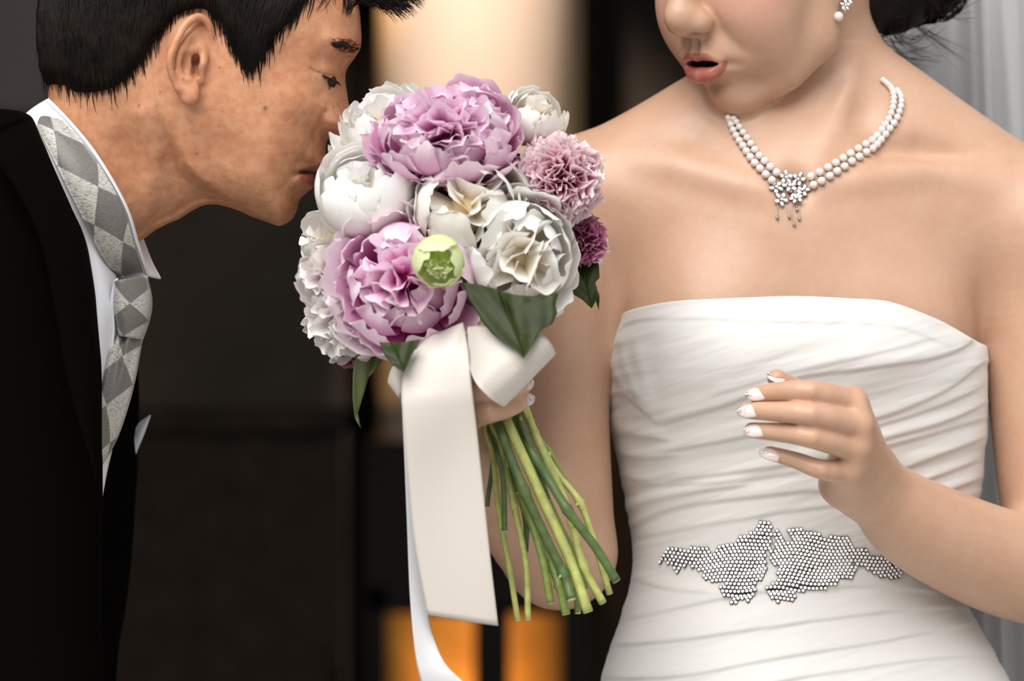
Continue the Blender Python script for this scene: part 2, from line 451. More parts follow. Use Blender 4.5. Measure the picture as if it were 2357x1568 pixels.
# pale daylight wall far left
struct('trim_3', box_mesh('trim_3', -2.6, -1.36, 5.9, 6.0, 1.92, 3.6), simple_mat('grey_blue_plaster', (0.30, 0.30, 0.33), 0.9))
# ================================================================== bride: one continuous body
bride = empty('person', P(1815, 784, 0.06) * np.array([1, 1, 0]))
tag(bride, 'bride in strapless white pleated gown looking down, one hand raised, other gripping flowers', 'person')
def head_frame(yaw, pitch, roll):
    y, p, r = map(math.radians, (yaw, pitch, roll))
    F = np.array([-math.sin(y) * math.cos(p), -math.cos(y) * math.cos(p), -math.sin(p)])
    U = np.array([0, 0, 1.0]); U = U - F * F.dot(U); U /= np.linalg.norm(U)
    Lf = np.cross(U, F); c, s = math.cos(r), math.sin(r)
    return np.stack([c * Lf + s * U, F, -s * Lf + c * U], 1)       # columns: her left, forward, up
BH = head_frame(45, 18, -3.2)
BH0 = P(1756, -68, 0.040)
BHS = 0.94
def hp(l, f, u): return BH0 + BH @ (np.array([l, f, u]) * BHS)     # head-local metres -> world
b = Sculpt()
def bc(p, q, k=0.012): b.cone(P(*p[:3]), P(*q[:3]), p[3], q[3], k)
# --- trunk
b.ell(P(1825, 800, 0.075), (0.128, 0.085, 0.20), 0.02)
b.ell(P(1825, 560, 0.078), (0.150, 0.078, 0.115), 0.05)
b.ell(P(1640, 800, 0.035), (0.062, 0.052, 0.065), 0.04)
b.ell(P(2010, 800, 0.035), (0.064, 0.052, 0.065), 0.04)
b.ell(P(1815, 1290, 0.075), (0.105, 0.075, 0.12), 0.04)
b.ell(P(1840, 1560, 0.075), (0.140, 0.095, 0.12), 0.05)
# --- shoulders and neck
bc((1560, 430, .075, .040), (1345, 470, .075, .046), .04)
bc((2080, 430, .070, .042), (2385, 540, .065, .050), .04)
bc((1770, 190, .085, .034), (1420, 405, .085, .026), .05)
bc((1930, 160, .085, .036), (2300, 440, .080, .032), .05)
b.chain([hp(0.012, -.038, -.02), P(1864, 150, .094), P(1854, 330, .092)], [.047, .0470, .052], .022, ki=.01)
# collar bones, notch, neck cords
b.bump([P(1795, 455, -.0), P(1700, 425, -.0), P(1560, 385, .02), P(1430, 375, .045)], [.003, .0055, .006, .003], .011)
b.bump([P(1880, 440, -.0), P(1980, 415, .0), P(2120, 395, .015), P(2290, 430, .03)], [.003, .0055, .006, .003], .011)
b.bump([P(1660, 348, .035), P(1600, 343, .038), P(1510, 340, .05)], [-.002, -.007, -.005], .015)
b.bump([P(2035, 360, .02), P(2110, 358, .025), P(2240, 385, .04)], [-.006, -.009, -.005], .014)
b.bump([P(1835, 425, -.005)], -.007, .013)
b.bump([P(1985, 130, .03), P(1935, 260, .02), P(1865, 405, .0)], [.003, .004, .003], .010)
b.bump([P(1985, 270, .02), P(1990, 350, .02)], [-.004, -.003], .014)
b.bump([P(1705, 330, .03), P(1780, 400, .01)], [.002, .003], .009)
b.bump([P(1745, 340, .02)], -.003, .014)
# --- image-right arm (her left): shoulder, upper arm, forearm
b.chain([P(2400, 545, .065), P(2408, 700, .060), P(2412, 930, .055), P(2440, 1290, .045)], [.052, .048, .0445, .040], .02, sub=8)
WR = P(1990, 1108, -.088)
b.chain([P(2470, 1330, .035), P(2300, 1292, -.005), P(2120, 1212, -.052), P(2040, 1150, -.076), WR], [.043, .0395, .034, .0268, .0225], .015, sub=9)
b.bump([P(2035, 1128, -.105)], .0022, .009)
# armpit folds
b.bump([P(2252, 640, -.005), P(2262, 700, .0), P(2268, 790, .01)], [-.006, -.012, -.014], .010)
b.bump([P(1392, 600, .02), P(1398, 680, .02), P(1402, 770, .02)], [-.006, -.012, -.014], .009)
# --- image-left arm (her right): hangs down, elbow, forearm up to the stems
b.chain([P(1345, 480, .075), P(1300, 650, .065), P(1282, 900, .05), P(1290, 1265, .035)], [.047, .0435, .0400, .0415], .02, sub=8)
WL = P(1085, 1040, -.075)
b.chain([P(1287, 1275, .035), P(1215, 1190, -.01), WL], [.0415, .038, .0255], .01, ki=.012)
# --- raised hand
hand = Sculpt()
MCP = [P(1962, 925, -.150), P(1976, 979, -.154), P(1969, 1033, -.150), P(1950, 1084, -.142)]
PIP = [P(1865, 902, -.170), P(1866, 954, -.176), P(1870, 1007, -.172), P(1890, 1081, -.158)]
DIP = [P(1797, 901, -.162), P(1782, 948, -.166), P(1798, 996, -.163), P(1832, 1060, -.152)]
TIP = [P(1741, 907, -.150), P(1719, 945, -.152), P(1731, 991, -.151), P(1771, 1043, -.146)]
RAD = [(.0094, .0079, .0068, .0057), (.0096, .0080, .0068, .0058), (.0093, .0078, .0066, .0056), (.0087, .0070, .0059, .0050)]
CMC = [P(1990, 1065, -.098), P(2005, 1085, -.100), P(2005, 1105, -.098), P(1985, 1125, -.094)]
for i in range(4):
    hand.cone(CMC[i], MCP[i], .0145, .0108, .012)
hand.ell(P(1950, 1110, -.108), (.016, .018, .020), .012)                 # heel of the hand
hand.cone(P(1925, 1115, -.112), P(1940, 1080, -.135), .011, .0095, .012)
hand.chain([WR, P(1985, 1085, -.098)], [.0225, .020], .015)
palm = P(1960, 1020, -.122); hand.ell(palm, (.013, .016, .026), .012)
for i in range(4):
    f = Sculpt(); f.chain([MCP[i], PIP[i], DIP[i], TIP[i]], RAD[i], 0, ki=.004)
    f.bump(PIP[i] + np.array([0, -.008, .001]), .0008, .005)
    hand.sub(f, 'u', .0022)
    hand.bump(MCP[i] + np.array([.004, -.009, .0]), .0012, .008)
th = Sculpt(); th.chain([P(1980, 1075, -.095), P(1930, 985, -.098), P(1850, 912, -.118), P(1788, 872, -.130)], [.015, .0115, .0088, .0068], 0, ki=.006)
hand.sub(th, 'u', .004)
b.sub(hand, 'u', .012)
# --- gripping hand: palm at the left of the stems, fingers wrap in front
grip = Sculpt()
grip.ell(P(1075, 935, -.100), (.017, .030, .040), .01)
grip.chain([WL, P(1080, 990, -.088)], [.0255, .026], .015)
GF = [[(1060, 965, -.126), (1115, 951, -.1665), (1170, 938, -.168), (1205, 922, -.150)],
      [(1055, 915, -.130), (1108, 897, -.173), (1165, 893, -.174), (1203, 886, -.154)],
      [(1055, 865, -.130), (1105, 846, -.173), (1160, 842, -.174), (1198, 836, -.154)],
      [(1055, 818, -.128), (1103, 800, -.170), (1155, 796, -.170), (1190, 790, -.150)]]
for i, g in enumerate(GF):
    f = Sculpt(); r0 = .0098 if i else .0090
    f.chain([P(*q) for q in g], [r0 + .001, r0 - .0008, r0 - .002, r0 - .0032], 0, ki=.004)
    f.bump(P(g[1][0], g[1][1], g[1][2] - .008), .0012, .006)
    grip.sub(f, 'u', .0025)
tf = Sculpt(); tf.chain([P(1085, 960, -.070), P(1130, 900, -.058), P(1185, 850, -.075)], [.015, .011, .008], 0, ki=.006)
grip.sub(tf, 'u', .006)
b.sub(grip, 'u', .012)
# --- head
h = Sculpt()
def he(c, r, k=.01, op='u'): h.ell(hp(*c), np.array(r) * BHS, k, op, rot=BH)
def hc(p, q, ra, rb, k=.01, op='u'): h.cone(hp(*p), hp(*q), ra * BHS, rb * BHS, k, op)
def hch(pts, rr, k=.006, op='u', ki=.003): h.chain([hp(*p) for p in pts], [r * BHS for r in rr], k, op, ki)
def hb(pts, amp, rad):
    pts = [hp(*p) for p in (pts if isinstance(pts[0], (tuple, list)) else [pts])]
    h.bump(pts if len(pts) > 1 else pts[0], np.array(amp) * BHS, rad * BHS)
he((0, -.008, .045), (.072, .092, .085), .0)
he((0, .030, -.008), (.059, .059, .064), .03)
for s in (-1, 1):
    hch([(s * .050, .010, -.054), (s * .037, .036, -.0765), (s * .013, .0565, -.0865)], [.0150, .0145, .0125], .018)        # jaw line
    he((s * .033, .054, -.022), (.023, .029, .030), .028); he((s * .0335, .044, -.046), (.018, .023, .026), .022)                       # cheek
    hc((s * .062, .0, -.015), (s * .052, .010, -.052), .012, .014, .02)
    hc((s * .011, .084, -.052), (s * .024, .071, -.055), .0085, .0060, .014)
he((0.004, .0635, -.0855), (.0160, .0180, .0150), .014)                                # chin
he((0, .0710, -.050), (.0255, .020, .024), .02)                                 # muzzle
hc((0, .094, .022), (0, .108, -.008), .0085, .011, .014)                      # nose bridge
he((0, .1100, -.0145), (.0093, .0108, .0090), .010)                            # nose tip
for s in (-1, 1): he((s * .0050, .1025, -.0170), (.0085, .0095, .0085), .010)
for s in (-1, 1): he((s * .0128, .0980, -.0205), (.0066, .0105, .0078), .006); hb([(s * .0190, .0950, -.012), (s * .0212, .0900, -.020), (s * .0185, .0920, -.029)], -.0016, .0032)     # nose wings
hc((0, .107, -.020), (0, .096, -.028), .0055, .005, .006)                     # columella
for s in (-1, 1): hc((s * .0072, .1060, -.0320), (s * .0080, .099, -.022), .0040, .0032, .002, 's')
# mouth: parted lips
LIPS = [([(.0002, .0972, -.0482), (.0065, .0966, -.0474), (.0130, .0942, -.0492), (.0215, .0896, -.0545)], [.0023, .0026, .0021, .0011]),
        ([(.0002, .0956, -.0632), (.0080, .0950, -.0626), (.0145, .0922, -.0603), (.0215, .0895, -.0552)], [.0060, .0056, .0038, .0013])]
he((.001, .0905, -.0545), (.0165, .0140, .0040), .003, 's')
for s in (-1, 1):
    for (pts, rr) in LIPS: hch([(s * x, y, z) for x, y, z in pts], rr, .003)
    hb([(s * .0225, .0880, -.0555), (s * .0290, .0810, -.0580)], [-.0026, -.0012], .0042)
    hb([(s * .0042, .0960, -.034), (s * .0046, .0965, -.043)], [.0010, .0014], .0030)
    hb([(s * .024, .088, -.030), (s * .032, .080, -.046)], [-.0016, -.0010], .006)
hb([(0, .0950, -.033), (0, .0965, -.044)], [-.0014, -.0018], .0036)
hb([(s_ * .018, .0825, -.0715) for s_ in (-1, 0, 1)], [-.001, -.004, -.001], .0075)
# eye hollows with closed lids (above the frame)
for s in (-1, 1):
    he((s * .032, .080, .028), (.017, .014, .011), .012, 's'); he((s * .031, .072, .027), (.0135, .0135, .0125), .004)
    he((s * .069, -.006, .004), (.006, .017, .030), .004); he((s * .068, .002, -.022), (.005, .008, .009), .004)  # ears
    he((s * .075, .002, .008), (.004, .009, .014), .003, 's')
b.sub(h, 'u', .009)
lo = np.array([-0.13, -0.22, 0.93]); hi = np.array([0.50, 0.22, 1.68])
BV, BF = b.mesh(lo, hi, 0.0014)
BV = smooth_mesh(BV, BF, 1, .5)
ax_, ay_ = PX(BV); am_ = np.clip(np.maximum(np.minimum(ax_ - 2050, ay_ - 1000) / 60, np.minimum(np.minimum(ax_ - 1250, 1470 - ax_), ay_ - 650) / 60), 0, 1)[:, None]
BV = BV * (1 - am_) + smooth_mesh(BV, BF, 14, .5) * am_
# skin tones: warm, blushed cheek, rose lips, paler palm side
def seg_d(p, pts):
    best = np.full(len(p), 9.0)
    for a, c in zip(pts[:-1], pts[1:]):
        a = np.asarray(a); ab = np.asarray(c) - a; t = np.clip(((p - a) @ ab) / (ab.dot(ab) + 1e-12), 0, 1)
        best = np.minimum(best, np.linalg.norm(p - a - t[:, None] * ab, axis=1))
    return best
SK_B = np.array([0.525, 0.328, 0.226])
col = np.tile(SK_B, (len(BV), 1))
def blend(col, w, c): return col * (1 - w[:, None]) + np.asarray(c) * w[:, None]
def gauss(p, c, r): return np.exp(-((p - c) ** 2).sum(1) / r ** 2)
for s in (-1, 1):
    col = blend(col, 0.55 * gauss(BV, hp(s * .045, .070, -.008), .026), (0.66, 0.30, 0.25))
BL = (BV - BH0) @ BH / BHS                                          # head-local coordinates of every vertex
def chain_d(p, pts, rr):
    q = spline([list(a) + [r] for a, r in zip(pts, rr)], 13); best = np.full(len(p), 9.0)
    for a, c in zip(q[:-1], q[1:]):
        ab = c[:3] - a[:3]; t = np.clip(((p - a[:3]) @ ab) / (ab.dot(ab) + 1e-12), 0, 1)
        best = np.minimum(best, np.linalg.norm(p - a[:3] - t[:, None] * ab, axis=1) - (a[3] + (c[3] - a[3]) * t))
    return best
near = (np.abs(BL[:, 0]) < .04) & (BL[:, 1] > .05) & (np.abs(BL[:, 2] + .056) < .03)
wl_ = np.zeros(len(BV)); NB = BL[near]
sm = lambda e0, e1, x: (lambda t: t * t * (3 - 2 * t))(np.clip((x - e0) / (e1 - e0), 0, 1))
dl = np.full(len(NB), 9.0)
for s in (-1, 1):
    for (pts, rr) in LIPS: dl = np.minimum(dl, chain_d(NB, [(s * x, y, z) for x, y, z in pts], rr))
wl_[near] = 1 - sm(.0002, .0016, dl)
mouth = (np.abs(BL[:, 0]) < .018) & (np.abs(BL[:, 2] + .0540) < .0045) & (BL[:, 1] > .07)
inm = (BL[:, 0] / .0200) ** 2 + ((BL[:, 2] + .0545) / .0044) ** 2; wl_ = np.maximum(wl_, (1 - sm(.7, 1.1, inm)) * (BL[:, 1] > .08))
col = blend(col, 0.9 * wl_, (0.37, 0.100, 0.088))
col = blend(col, mouth * (1 - sm(.086, .0915, BL[:, 1])), (0.05, 0.016, 0.014))  # shade inside the open mouth painted into the colour
for s in (-1, 1): col = blend(col, .85 * gauss(BV, hp(s * .0076, .1020, -.0258), .0040), (.12, .045, .03))  # dark inside the nostrils painted into the skin colour
hx = np.vstack([MCP, PIP, DIP])
for q in hx[:8]: col = blend(col, 0.30 * gauss(BV, q + np.array([0, -.008, 0]), .007), (0.58, 0.30, 0.21))
MAT_SKIN_B = skin_mat('bride_skin', rough=0.40, lips=True, blotch=.45)
body = link('body', mesh_np('bride_body', BV, BF, colors=np.concatenate([col, 1 - wl_[:, None]], 1)), MAT_SKIN_B, bride)
# ================================================================== gown, stones, veil, hair, jewellery
from mathutils.bvhtree import BVHTree
body_bvh = BVHTree.FromPolygons([tuple(v) for v in BV.tolist()], [tuple(f) for f in BF.tolist()])
CAM = Vector((0, -D, ZC))
def hit(px, py, bvh=None, off=0.0, default=None):
    """point (and normal) where the photo pixel's line of sight meets a surface"""
    q = P(px, py, 0.0); d = (Vector(q) - CAM).normalized()
    loc, nor, _, _ = (bvh or body_bvh).ray_cast(CAM, d)
    if loc is None: return default, np.array([0, -1.0, 0])
    n = np.array(nor)
    if n.dot(np.array(d)) > 0: n = -n
    return np.array(loc) + n * off, n
DR = np.array([[640, 1408, 2262, .100], [700, 1405, 2264, .110], [760, 1400, 2266, .1165], [830, 1397, 2267, .119], [900, 1395, 2267, .116], [980, 1404, 2266, .108], [1090, 1430, 2262, .098],
               [1160, 1442, 2252, .094], [1240, 1455, 2218, .091], [1290, 1460, 2192, .091], [1350, 1455, 2196, .094], [1450, 1420, 2252, .104], [1568, 1383, 2322, .116],
               [1800, 1320, 2410, .140], [2400, 1180, 2560, .20], [4659, 850, 2900, .36]], float)
def drow(py): return [np.interp(py, DR[:, 0], DR[:, i]) for i in (1, 2, 3)]
DXS = np.linspace(640, 1700, 400); _k = np.exp(-0.5 * (np.arange(-40, 41) / 14.0) ** 2); _k /= _k.sum()
DSM = [np.convolve(np.pad(drow(DXS)[i], 40, mode='edge'), _k, mode='valid') for i in range(3)]
def drow_s(py): return [np.where(py < 1640, np.interp(py, DXS, DSM[i]), np.interp(py, DR[:, 0], DR[:, i + 1])) for i in range(3)]
DCY = 0.070
TOPC = spline([[1380, 790], [1403, 758], [1420, 736], [1450, 716], [1550, 696], [1700, 688], [1830, 684], [1950, 689], [2050, 697], [2150, 733], [2200, 758], [2265, 795], [2300, 800]], 160)
#  folds: (points along the fold line in the photo, amplitude m, width above px)
FOLDS = [([(1400, 800), (1450, 738), (1600, 728), (1800, 735), (2050, 745), (2180, 790)], .0012, 36),
 ([(1514, 972), (1678, 925), (1830, 867), (1994, 843), (2170, 814), (2264, 761)], .0022, 50),
 ([(1640, 905), (1830, 850), (2000, 812), (2150, 770)], .0012, 40),
 ([(1526, 1036), (1713, 1000), (1850, 960), (1988, 966), (2170, 896), (2264, 826)], .0022, 50),
 ([(1900, 1000), (2006, 978), (2160, 930), (2264, 884)], .0022, 40),
 ([(1950, 1050), (2012, 1013), (2160, 970), (2264, 925)], .0024, 40),
 ([(1543, 1101), (1731, 1077), (1900, 1050), (2050, 1020), (2264, 960)], .0018, 45),
 ([(2080, 1075), (2170, 1040), (2262, 1003)], .0024, 34), ([(2110, 1110), (2190, 1080), (2260, 1052)], .0022, 30), ([(2150, 1138), (2258, 1098)], .0020, 26),
 ([(1470, 1112), (1600, 1108), (1713, 1100), (1850, 1080)], .0014, 40),
 ([(1442, 1212), (1555, 1165), (1760, 1136), (1912, 1124), (2100, 1130)], .0020, 48),
 ([(1440, 1175), (1500, 1150), (1600, 1128), (1720, 1112)], .0022, 30),
 ([(1460, 1235), (1700, 1190), (1935, 1159), (2100, 1165)], .0012, 40),
 ([(1440, 1422), (1643, 1376), (1800, 1352), (2000, 1345), (2160, 1360)], .0018, 55),
 ([(1462, 1330), (1540, 1350), (1640, 1360)], .0012, 30),
 ([(1420, 1480), (1560, 1468), (1760, 1440), (2023, 1405), (2200, 1393)], .0022, 60),
 ([(1390, 1556), (1560, 1552), (1760, 1515), (1990, 1478), (2228, 1434)], .0022, 60),
 ([(1700, 1580), (1900, 1545), (2100, 1515), (2290, 1500)], .0020, 50), ([(1380, 1640), (1600, 1640), (1900, 1620), (2320, 1580)], .002, 60),
 ([(1394, 912), (1430, 902), (1475, 935), (1510, 968)], .0016, 40), ([(1404, 985), (1470, 1000), (1540, 1010)], .0022, 36), ([(1415, 1040), (1480, 1050), (1560, 1045)], .0020, 36), ([(1428, 1095), (1480, 1100)], .0016, 30)]
VF = [([(1404, 768), (1412, 830), (1440, 900)], .0024, 14), ([(1428, 760), (1440, 840), (1480, 930)], .0022, 16), ([(1462, 770), (1470, 830), (1500, 950)], .0016, 18)]
def dress_disp(px, py):
    out = np.zeros_like(px)
    for pts, amp, wd in FOLDS:
        q = np.array(pts, float); sx = np.linspace(q[0, 0], q[-1, 0], 60); sp = spline(q, 120)
        fy = np.interp(px, sp[:, 0], sp[:, 1]); d = py - fy
        endf = np.clip((px - q[0, 0] + 25) / 60, 0, 1) * np.clip((q[-1, 0] + 25 - px) / 60, 0, 1); endf = endf * endf * (3 - 2 * endf)
        up = np.clip(1 + d / wd, 0, 1); up = up * up * (3 - 2 * up); dn = np.clip(1 - d / 13.0, 0, 1); dn = dn * dn * (3 - 2 * dn)
        out += .85 * amp * endf * np.where(d < 0, up, dn)
    for pts, amp, wd in VF:
        q = spline(pts, 40); fx = np.interp(py, q[:, 1], q[:, 0]); d = px - fx
        endf = np.clip((py - q[0, 1] + 10) / 40, 0, 1) * np.clip((q[-1, 1] + 10 - py) / 40, 0, 1)
        out += amp * endf * np.exp(-(d / wd) ** 2)
    sl = py + 0.28 * (px - 1800)
    out += .0007 * fbm2(px / 160, sl / 26, 3, 3) + .0014 * fbm2(px / 330, sl / 85, 9, 2)
    return out
NTH = 620; th = np.concatenate([np.linspace(0, math.pi, 481)[:-1], np.linspace(math.pi, 2 * math.pi, 141)[:-1]])
rows = np.concatenate([np.linspace(690, 1600, 300), np.linspace(1620, 4655, 40)])
def dress_surface(pr, th_, disp=True):
    """pr row (top line = 690), th angle (0..pi front, from image right to left)"""
    L, Rr, bd = drow_s(pr)
    kk = (D + DCY) / D / S
    xl = (L - FW / 2) * kk; xr = (Rr - FW / 2) * kk; cx = (xl + xr) / 2; a = (xr - xl) / 2
    c = np.cos(th_); s = np.sin(th_); e = 2 / 2.25
    x = cx + a * np.sign(c) * np.abs(c) ** e; y = DCY - bd * np.sign(s) * np.abs(s) ** e
    bust = np.exp(-((pr - 800) / 120.0) ** 2) * (s > 0)
    for bx in (1640, 2010):
        y = y - .010 * bust * np.exp(-((x - (bx - FW / 2) / S) / .055) ** 2)
    k = S * D / (D + y); pxx = FW / 2 + x * k
    top = np.interp(pxx, TOPC[:, 0], TOPC[:, 1]); top = np.where(s > 0, top, 770)
    py = pr + (top - 690) * np.exp(-np.clip(pr - 690, 0, None) / 130.0)
    z = ZC + (FH / 2 - py) / k
    if disp:
        dd = dress_disp(pxx, py) * np.where(pr > 1640, .3, 1) * np.clip(np.where(s > 0, 1.0, .2), 0, 1) * np.clip((pr - 690) / 14, 0.0, 1)
        nx = c / a; ny = -s / bd; nl = np.sqrt(nx * nx + ny * ny); x = x + dd * nx / nl; y = y + dd * ny / nl
    return np.stack([x, y, z], -1)
prg, thg = np.meshgrid(rows, th, indexing='ij')
DV = dress_surface(prg, thg)
rim = []
for dn, inn in ((0, .0012), (6, .0030), (40, .0040)):                 # the neckline rolls inwards
    q = dress_surface(np.full(len(th), 690.0 + dn), th, False); c0 = q.mean(0); dirv = q - c0; dirv[:, 2] = 0
    rim.append(q - norm(dirv) * inn + np.array([0, 0, .0010 if dn == 0 else 0]))
DVA = np.concatenate([np.array(rim[::-1]), DV], 0)
M_DRESS, nt, bb = new_mat('white_organza')
bb.inputs['Base Color'].default_value = (.63, .62, .605, 1); bb.inputs['Roughness'].default_value = .55
bb.inputs['Sheen Weight'].default_value = .25; bb.inputs['Specular IOR Level'].default_value = .3
bb.inputs['Subsurface Weight'].default_value = .10; bb.inputs['Subsurface Radius'].default_value = (.004, .004, .004); bb.inputs['Subsurface Scale'].default_value = 1.0
nz = noise_node(nt, 1400, 2); bump_node(nt, bb, nz.outputs['Fac'], .12, .0003)
DF = grid_faces(DVA.shape[0], len(th), wrap=True)
link('gown', mesh_np('gown', DVA.reshape(-1, 3), DF), M_DRESS, bride)
dress_bvh = BVHTree.FromPolygons([tuple(v) for v in DVA.reshape(-1, 3).tolist()], [tuple(f) for f in DF.tolist()])
# ---- rhinestone applique
AP1 = [(283,1085),(300,1062),(330,1040),(360,1045),(385,1055),(400,1045),(430,1030),(465,1035),(490,1055),(500,1065),(530,1030),(550,1035),(575,1025),(600,1000),(640,980),(665,975),(660,945),(680,937),(690,945),(712,938),(728,950),(733,985),(728,1020),(732,1040),(715,1055),(703,1075),(710,1100),(714,1130),(702,1165),(690,1180),(655,1190),(668,1200),(662,1225),(655,1245),(640,1258),(620,1250),(600,1250),(580,1272),(565,1270),(565,1245),(545,1235),(525,1215),(525,1195),(545,1175),(520,1180),(495,1178),(465,1170),(455,1140),(430,1125),(400,1115),(375,1125),(365,1145),(345,1140),(335,1120),(310,1100),(290,1115)]
AP2 = [(737,985),(748,972),(765,985),(785,1012),(800,1022),(800,1000),(785,970),(800,960),(830,965),(860,970),(880,980),(905,975),(915,990),(940,1000),(960,995),(1000,1000),(1015,990),(1025,1000),(1035,1020),(1040,1035),(1075,1045),(1095,1035),(1108,1040),(1105,1055),(1080,1060),(1110,1065),(1130,1070),(1150,1080),(1175,1060),(1200,1058),(1218,1065),(1222,1100),(1235,1115),(1260,1125),(1262,1135),(1245,1140),(1240,1160),(1220,1160),(1195,1170),(1180,1165),(1150,1160),(1120,1150),(1105,1130),(1080,1120),(1055,1125),(1060,1140),(1055,1165),(1040,1168),(1010,1165),(985,1190),(950,1200),(920,1212),(880,1210),(850,1218),(825,1220),(825,1240),(815,1262),(790,1265),(770,1255),(745,1262),(725,1245),(715,1225),(694,1205),(694,1195),(722,1190),(748,1170),(744,1140),(760,1125),(752,1118),(728,1110),(722,1085),(716,1060),(740,1040)]
HOLES = [[(945,1082),(1000,1078),(1005,1090),(960,1094)], [(780,1162),(812,1166),(800,1178),(782,1176)], [(1040,1098),(1056,1100),(1052,1118),(1040,1115)]]
apx = lambda poly: np.array([(1350 + x / 1.708, 650 + y / 1.708) for x, y in poly])
ap = empty('rhinestone_applique', P(1800, 1295, -.03)); ap.parent = bride; ap.matrix_parent_inverse = world_matrix(bride).inverted()
tag(ap, 'sparkling crystal applique at the waist')
M_SET = simple_mat('blackened_silver', (.030, .027, .025), .35, .6)
M_STONE2 = simple_mat('crystal', (.97, .97, .98), .08, .0, spec=1.0)
def brilliant(r):
    n = 8; V = []; 
    for rr, zz, o in ((1.12, -.5, 0), (1.15, .10, 0), (.86, .22, 0), (.82, .32, 0), (.56, .74, .5)):
        for s in range(n): a = 2 * math.pi * (s + o) / n; V.append((rr * r * math.cos(a), rr * r * math.sin(a), zz * r))
    F = [tuple(q) for q in grid_faces(5, n, wrap=True)] + [tuple(4 * n + s for s in range(n))]
    return np.array(V), F
sv, sf = brilliant(.00150)
stone_me = mesh_np('rhinestone', sv, sf, smooth=False)
stone_me.materials.append(M_SET); stone_me.materials.append(M_STONE2)
stone_me.polygons.foreach_set('material_index', np.array([0] * 16 + [1] * (len(stone_me.polygons) - 16), dtype=np.int32))
cand = []
sp = 9.2
for j in range(-5, 45):
    for i in range(-5, 75):
        x = 1510 + (i + .5 * (j % 2)) * sp; y = 1192 + j * sp * .87
        y += 5 * math.sin(x / 60.0) + 3 * math.sin(x / 23 + y / 40); x += 2.5 * math.sin(y / 21.0)
        cand.append((x, y))
cand = np.array(cand); keep = np.zeros(len(cand), bool)
for poly in (AP1, AP2):
    keep |= poly_sd(cand[:, 0], cand[:, 1], apx(poly)) > 1.2
for hpoly in HOLES: keep &= poly_sd(cand[:, 0], cand[:, 1], apx(hpoly)) < 3
cand = cand[keep]; order = rng.permutation(len(cand)); rest = []
back = []
for n_, ci in enumerate(order):
    q, nn = hit(cand[ci, 0], cand[ci, 1], dress_bvh, .0010)
    rot = Vector(nn + rng.normal(size=3) * .16).to_track_quat('Z', 'Y').to_matrix(); 
    if n_ < 299:
        o = bpy.data.objects.new('rhinestone', stone_me); COL.objects.link(o); o.parent = ap; o.matrix_parent_inverse = world_matrix(ap).inverted()
        o.location = q; o.rotation_euler = rot.to_euler()
    else: rest.append((sv @ np.array(rot).T + q, sf))
v_, f_ = join(rest); me = mesh_np('rhinestones', v_, f_, smooth=False); me.materials.append(M_SET); me.materials.append(M_STONE2)
nf = len(sf); me.polygons.foreach_set('material_index', np.tile(np.array([0] * 16 + [1] * (nf - 16), np.int32), len(rest)))
tag(link('small_rhinestones', me, None, ap), kind='stuff')
# ---- necklace, earring: things of their own
M_PEARL, nt, bb = new_mat('pearl')
bb.inputs['Base Color'].default_value = (.72, .66, .63, 1); bb.inputs['Roughness'].default_value = .16; bb.inputs['Coat Weight'].default_value = .6; bb.inputs['Coat Roughness'].default_value = .12
bb.inputs['Specular IOR Level'].default_value = .8; bb.inputs['Subsurface Weight'].default_value = .05; bb.inputs['Subsurface Radius'].default_value = (.002, .0015, .0012); bb.inputs['Subsurface Scale'].default_value = 1
M_SILVER = simple_mat('silver', (.50, .48, .46), .22, 1.0)
pv, pf = ico(1.0, 3); pearl_me = mesh_np('pearl', pv, pf); pearl_me.materials.append(M_PEARL)
z4 = lambda L: [(1640 + x / 4.127, 160 + y / 4.127) for x, y in L]
IL = z4([(205,445),(230,505),(258,560),(293,612),(330,665),(366,722),(405,780),(448,835),(497,885),(547,938),(600,988)])
OL = z4([(158,432),(165,485),(178,537),(200,590),(226,642),(256,692),(290,742),(325,795),(362,850),(403,905),(450,958),(502,1012),(556,1068)])
IR = z4([(942,1022),(1016,985),(1090,942),(1162,900),(1232,858),(1300,815),(1370,770),(1438,728),(1503,685),(1560,640),(1605,585),(1640,535),(1670,485),(1690,430),(1705,378),(1712,330),(1715,285),(1710,243),(1700,210),(1683,182),(1660,157),(1637,135),(1612,115)])
OR = z4([(966,1105),(1036,1068),(1110,1025),(1180,983),(1250,940),(1318,893),(1385,850),(1445,808),(1500,768),(1550,720),(1595,672),(1640,622),(1680,572),(1718,522),(1748,470),(1768,415),(1782,365),(1787,318),(1782,275),(1768,243),(1748,215)])
neck = empty('necklace', hit(1822, 440)[0]); tag(neck, 'two-strand pearl necklace with silver flower pendant on the bride\'s neck', 'necklace')
def put(name, me, parent, loc, rot=None, scale=1.0):
    o = bpy.data.objects.new(name, me); COL.objects.link(o); o.parent = parent; o.matrix_parent_inverse = world_matrix(parent).inverted()
    o.location = [float(c) for c in loc]; o.scale = (scale,) * 3
    if rot is not None: o.rotation_euler = rot
    return o
for strand, side in ((IL, 0), (OL, 0), (IR, 1), (OR, 1)):
    last = None
    for i, (x, y) in enumerate(strand):
        sh = min(1.0, .0 + i / 4) if not side else 1
        r = .0031
        if side and i > 10: r = .00295 - .0006 * (i - 10) / 12
        if not side: r = .0026 + .0005 * min(1, i / 8)
        q, n_ = hit(x, y, None, r * .9)
        if last is not None and (q is None or abs(q[1] - last[1]) > .012): q = P(x, y, last[1] + (.0045 if side else 0))
        if q is None: q = P(x, y, .05)
        last = q
        put('pearl', pearl_me, neck, q, None, r)
pc, pn = hit(1820, 448, None, .003)
pend = empty('pendant', pc); pend.parent = neck; pend.matrix_parent_inverse = world_matrix(neck).inverted(); tag(pend, 'silver flower cluster pendant with dangling drops')
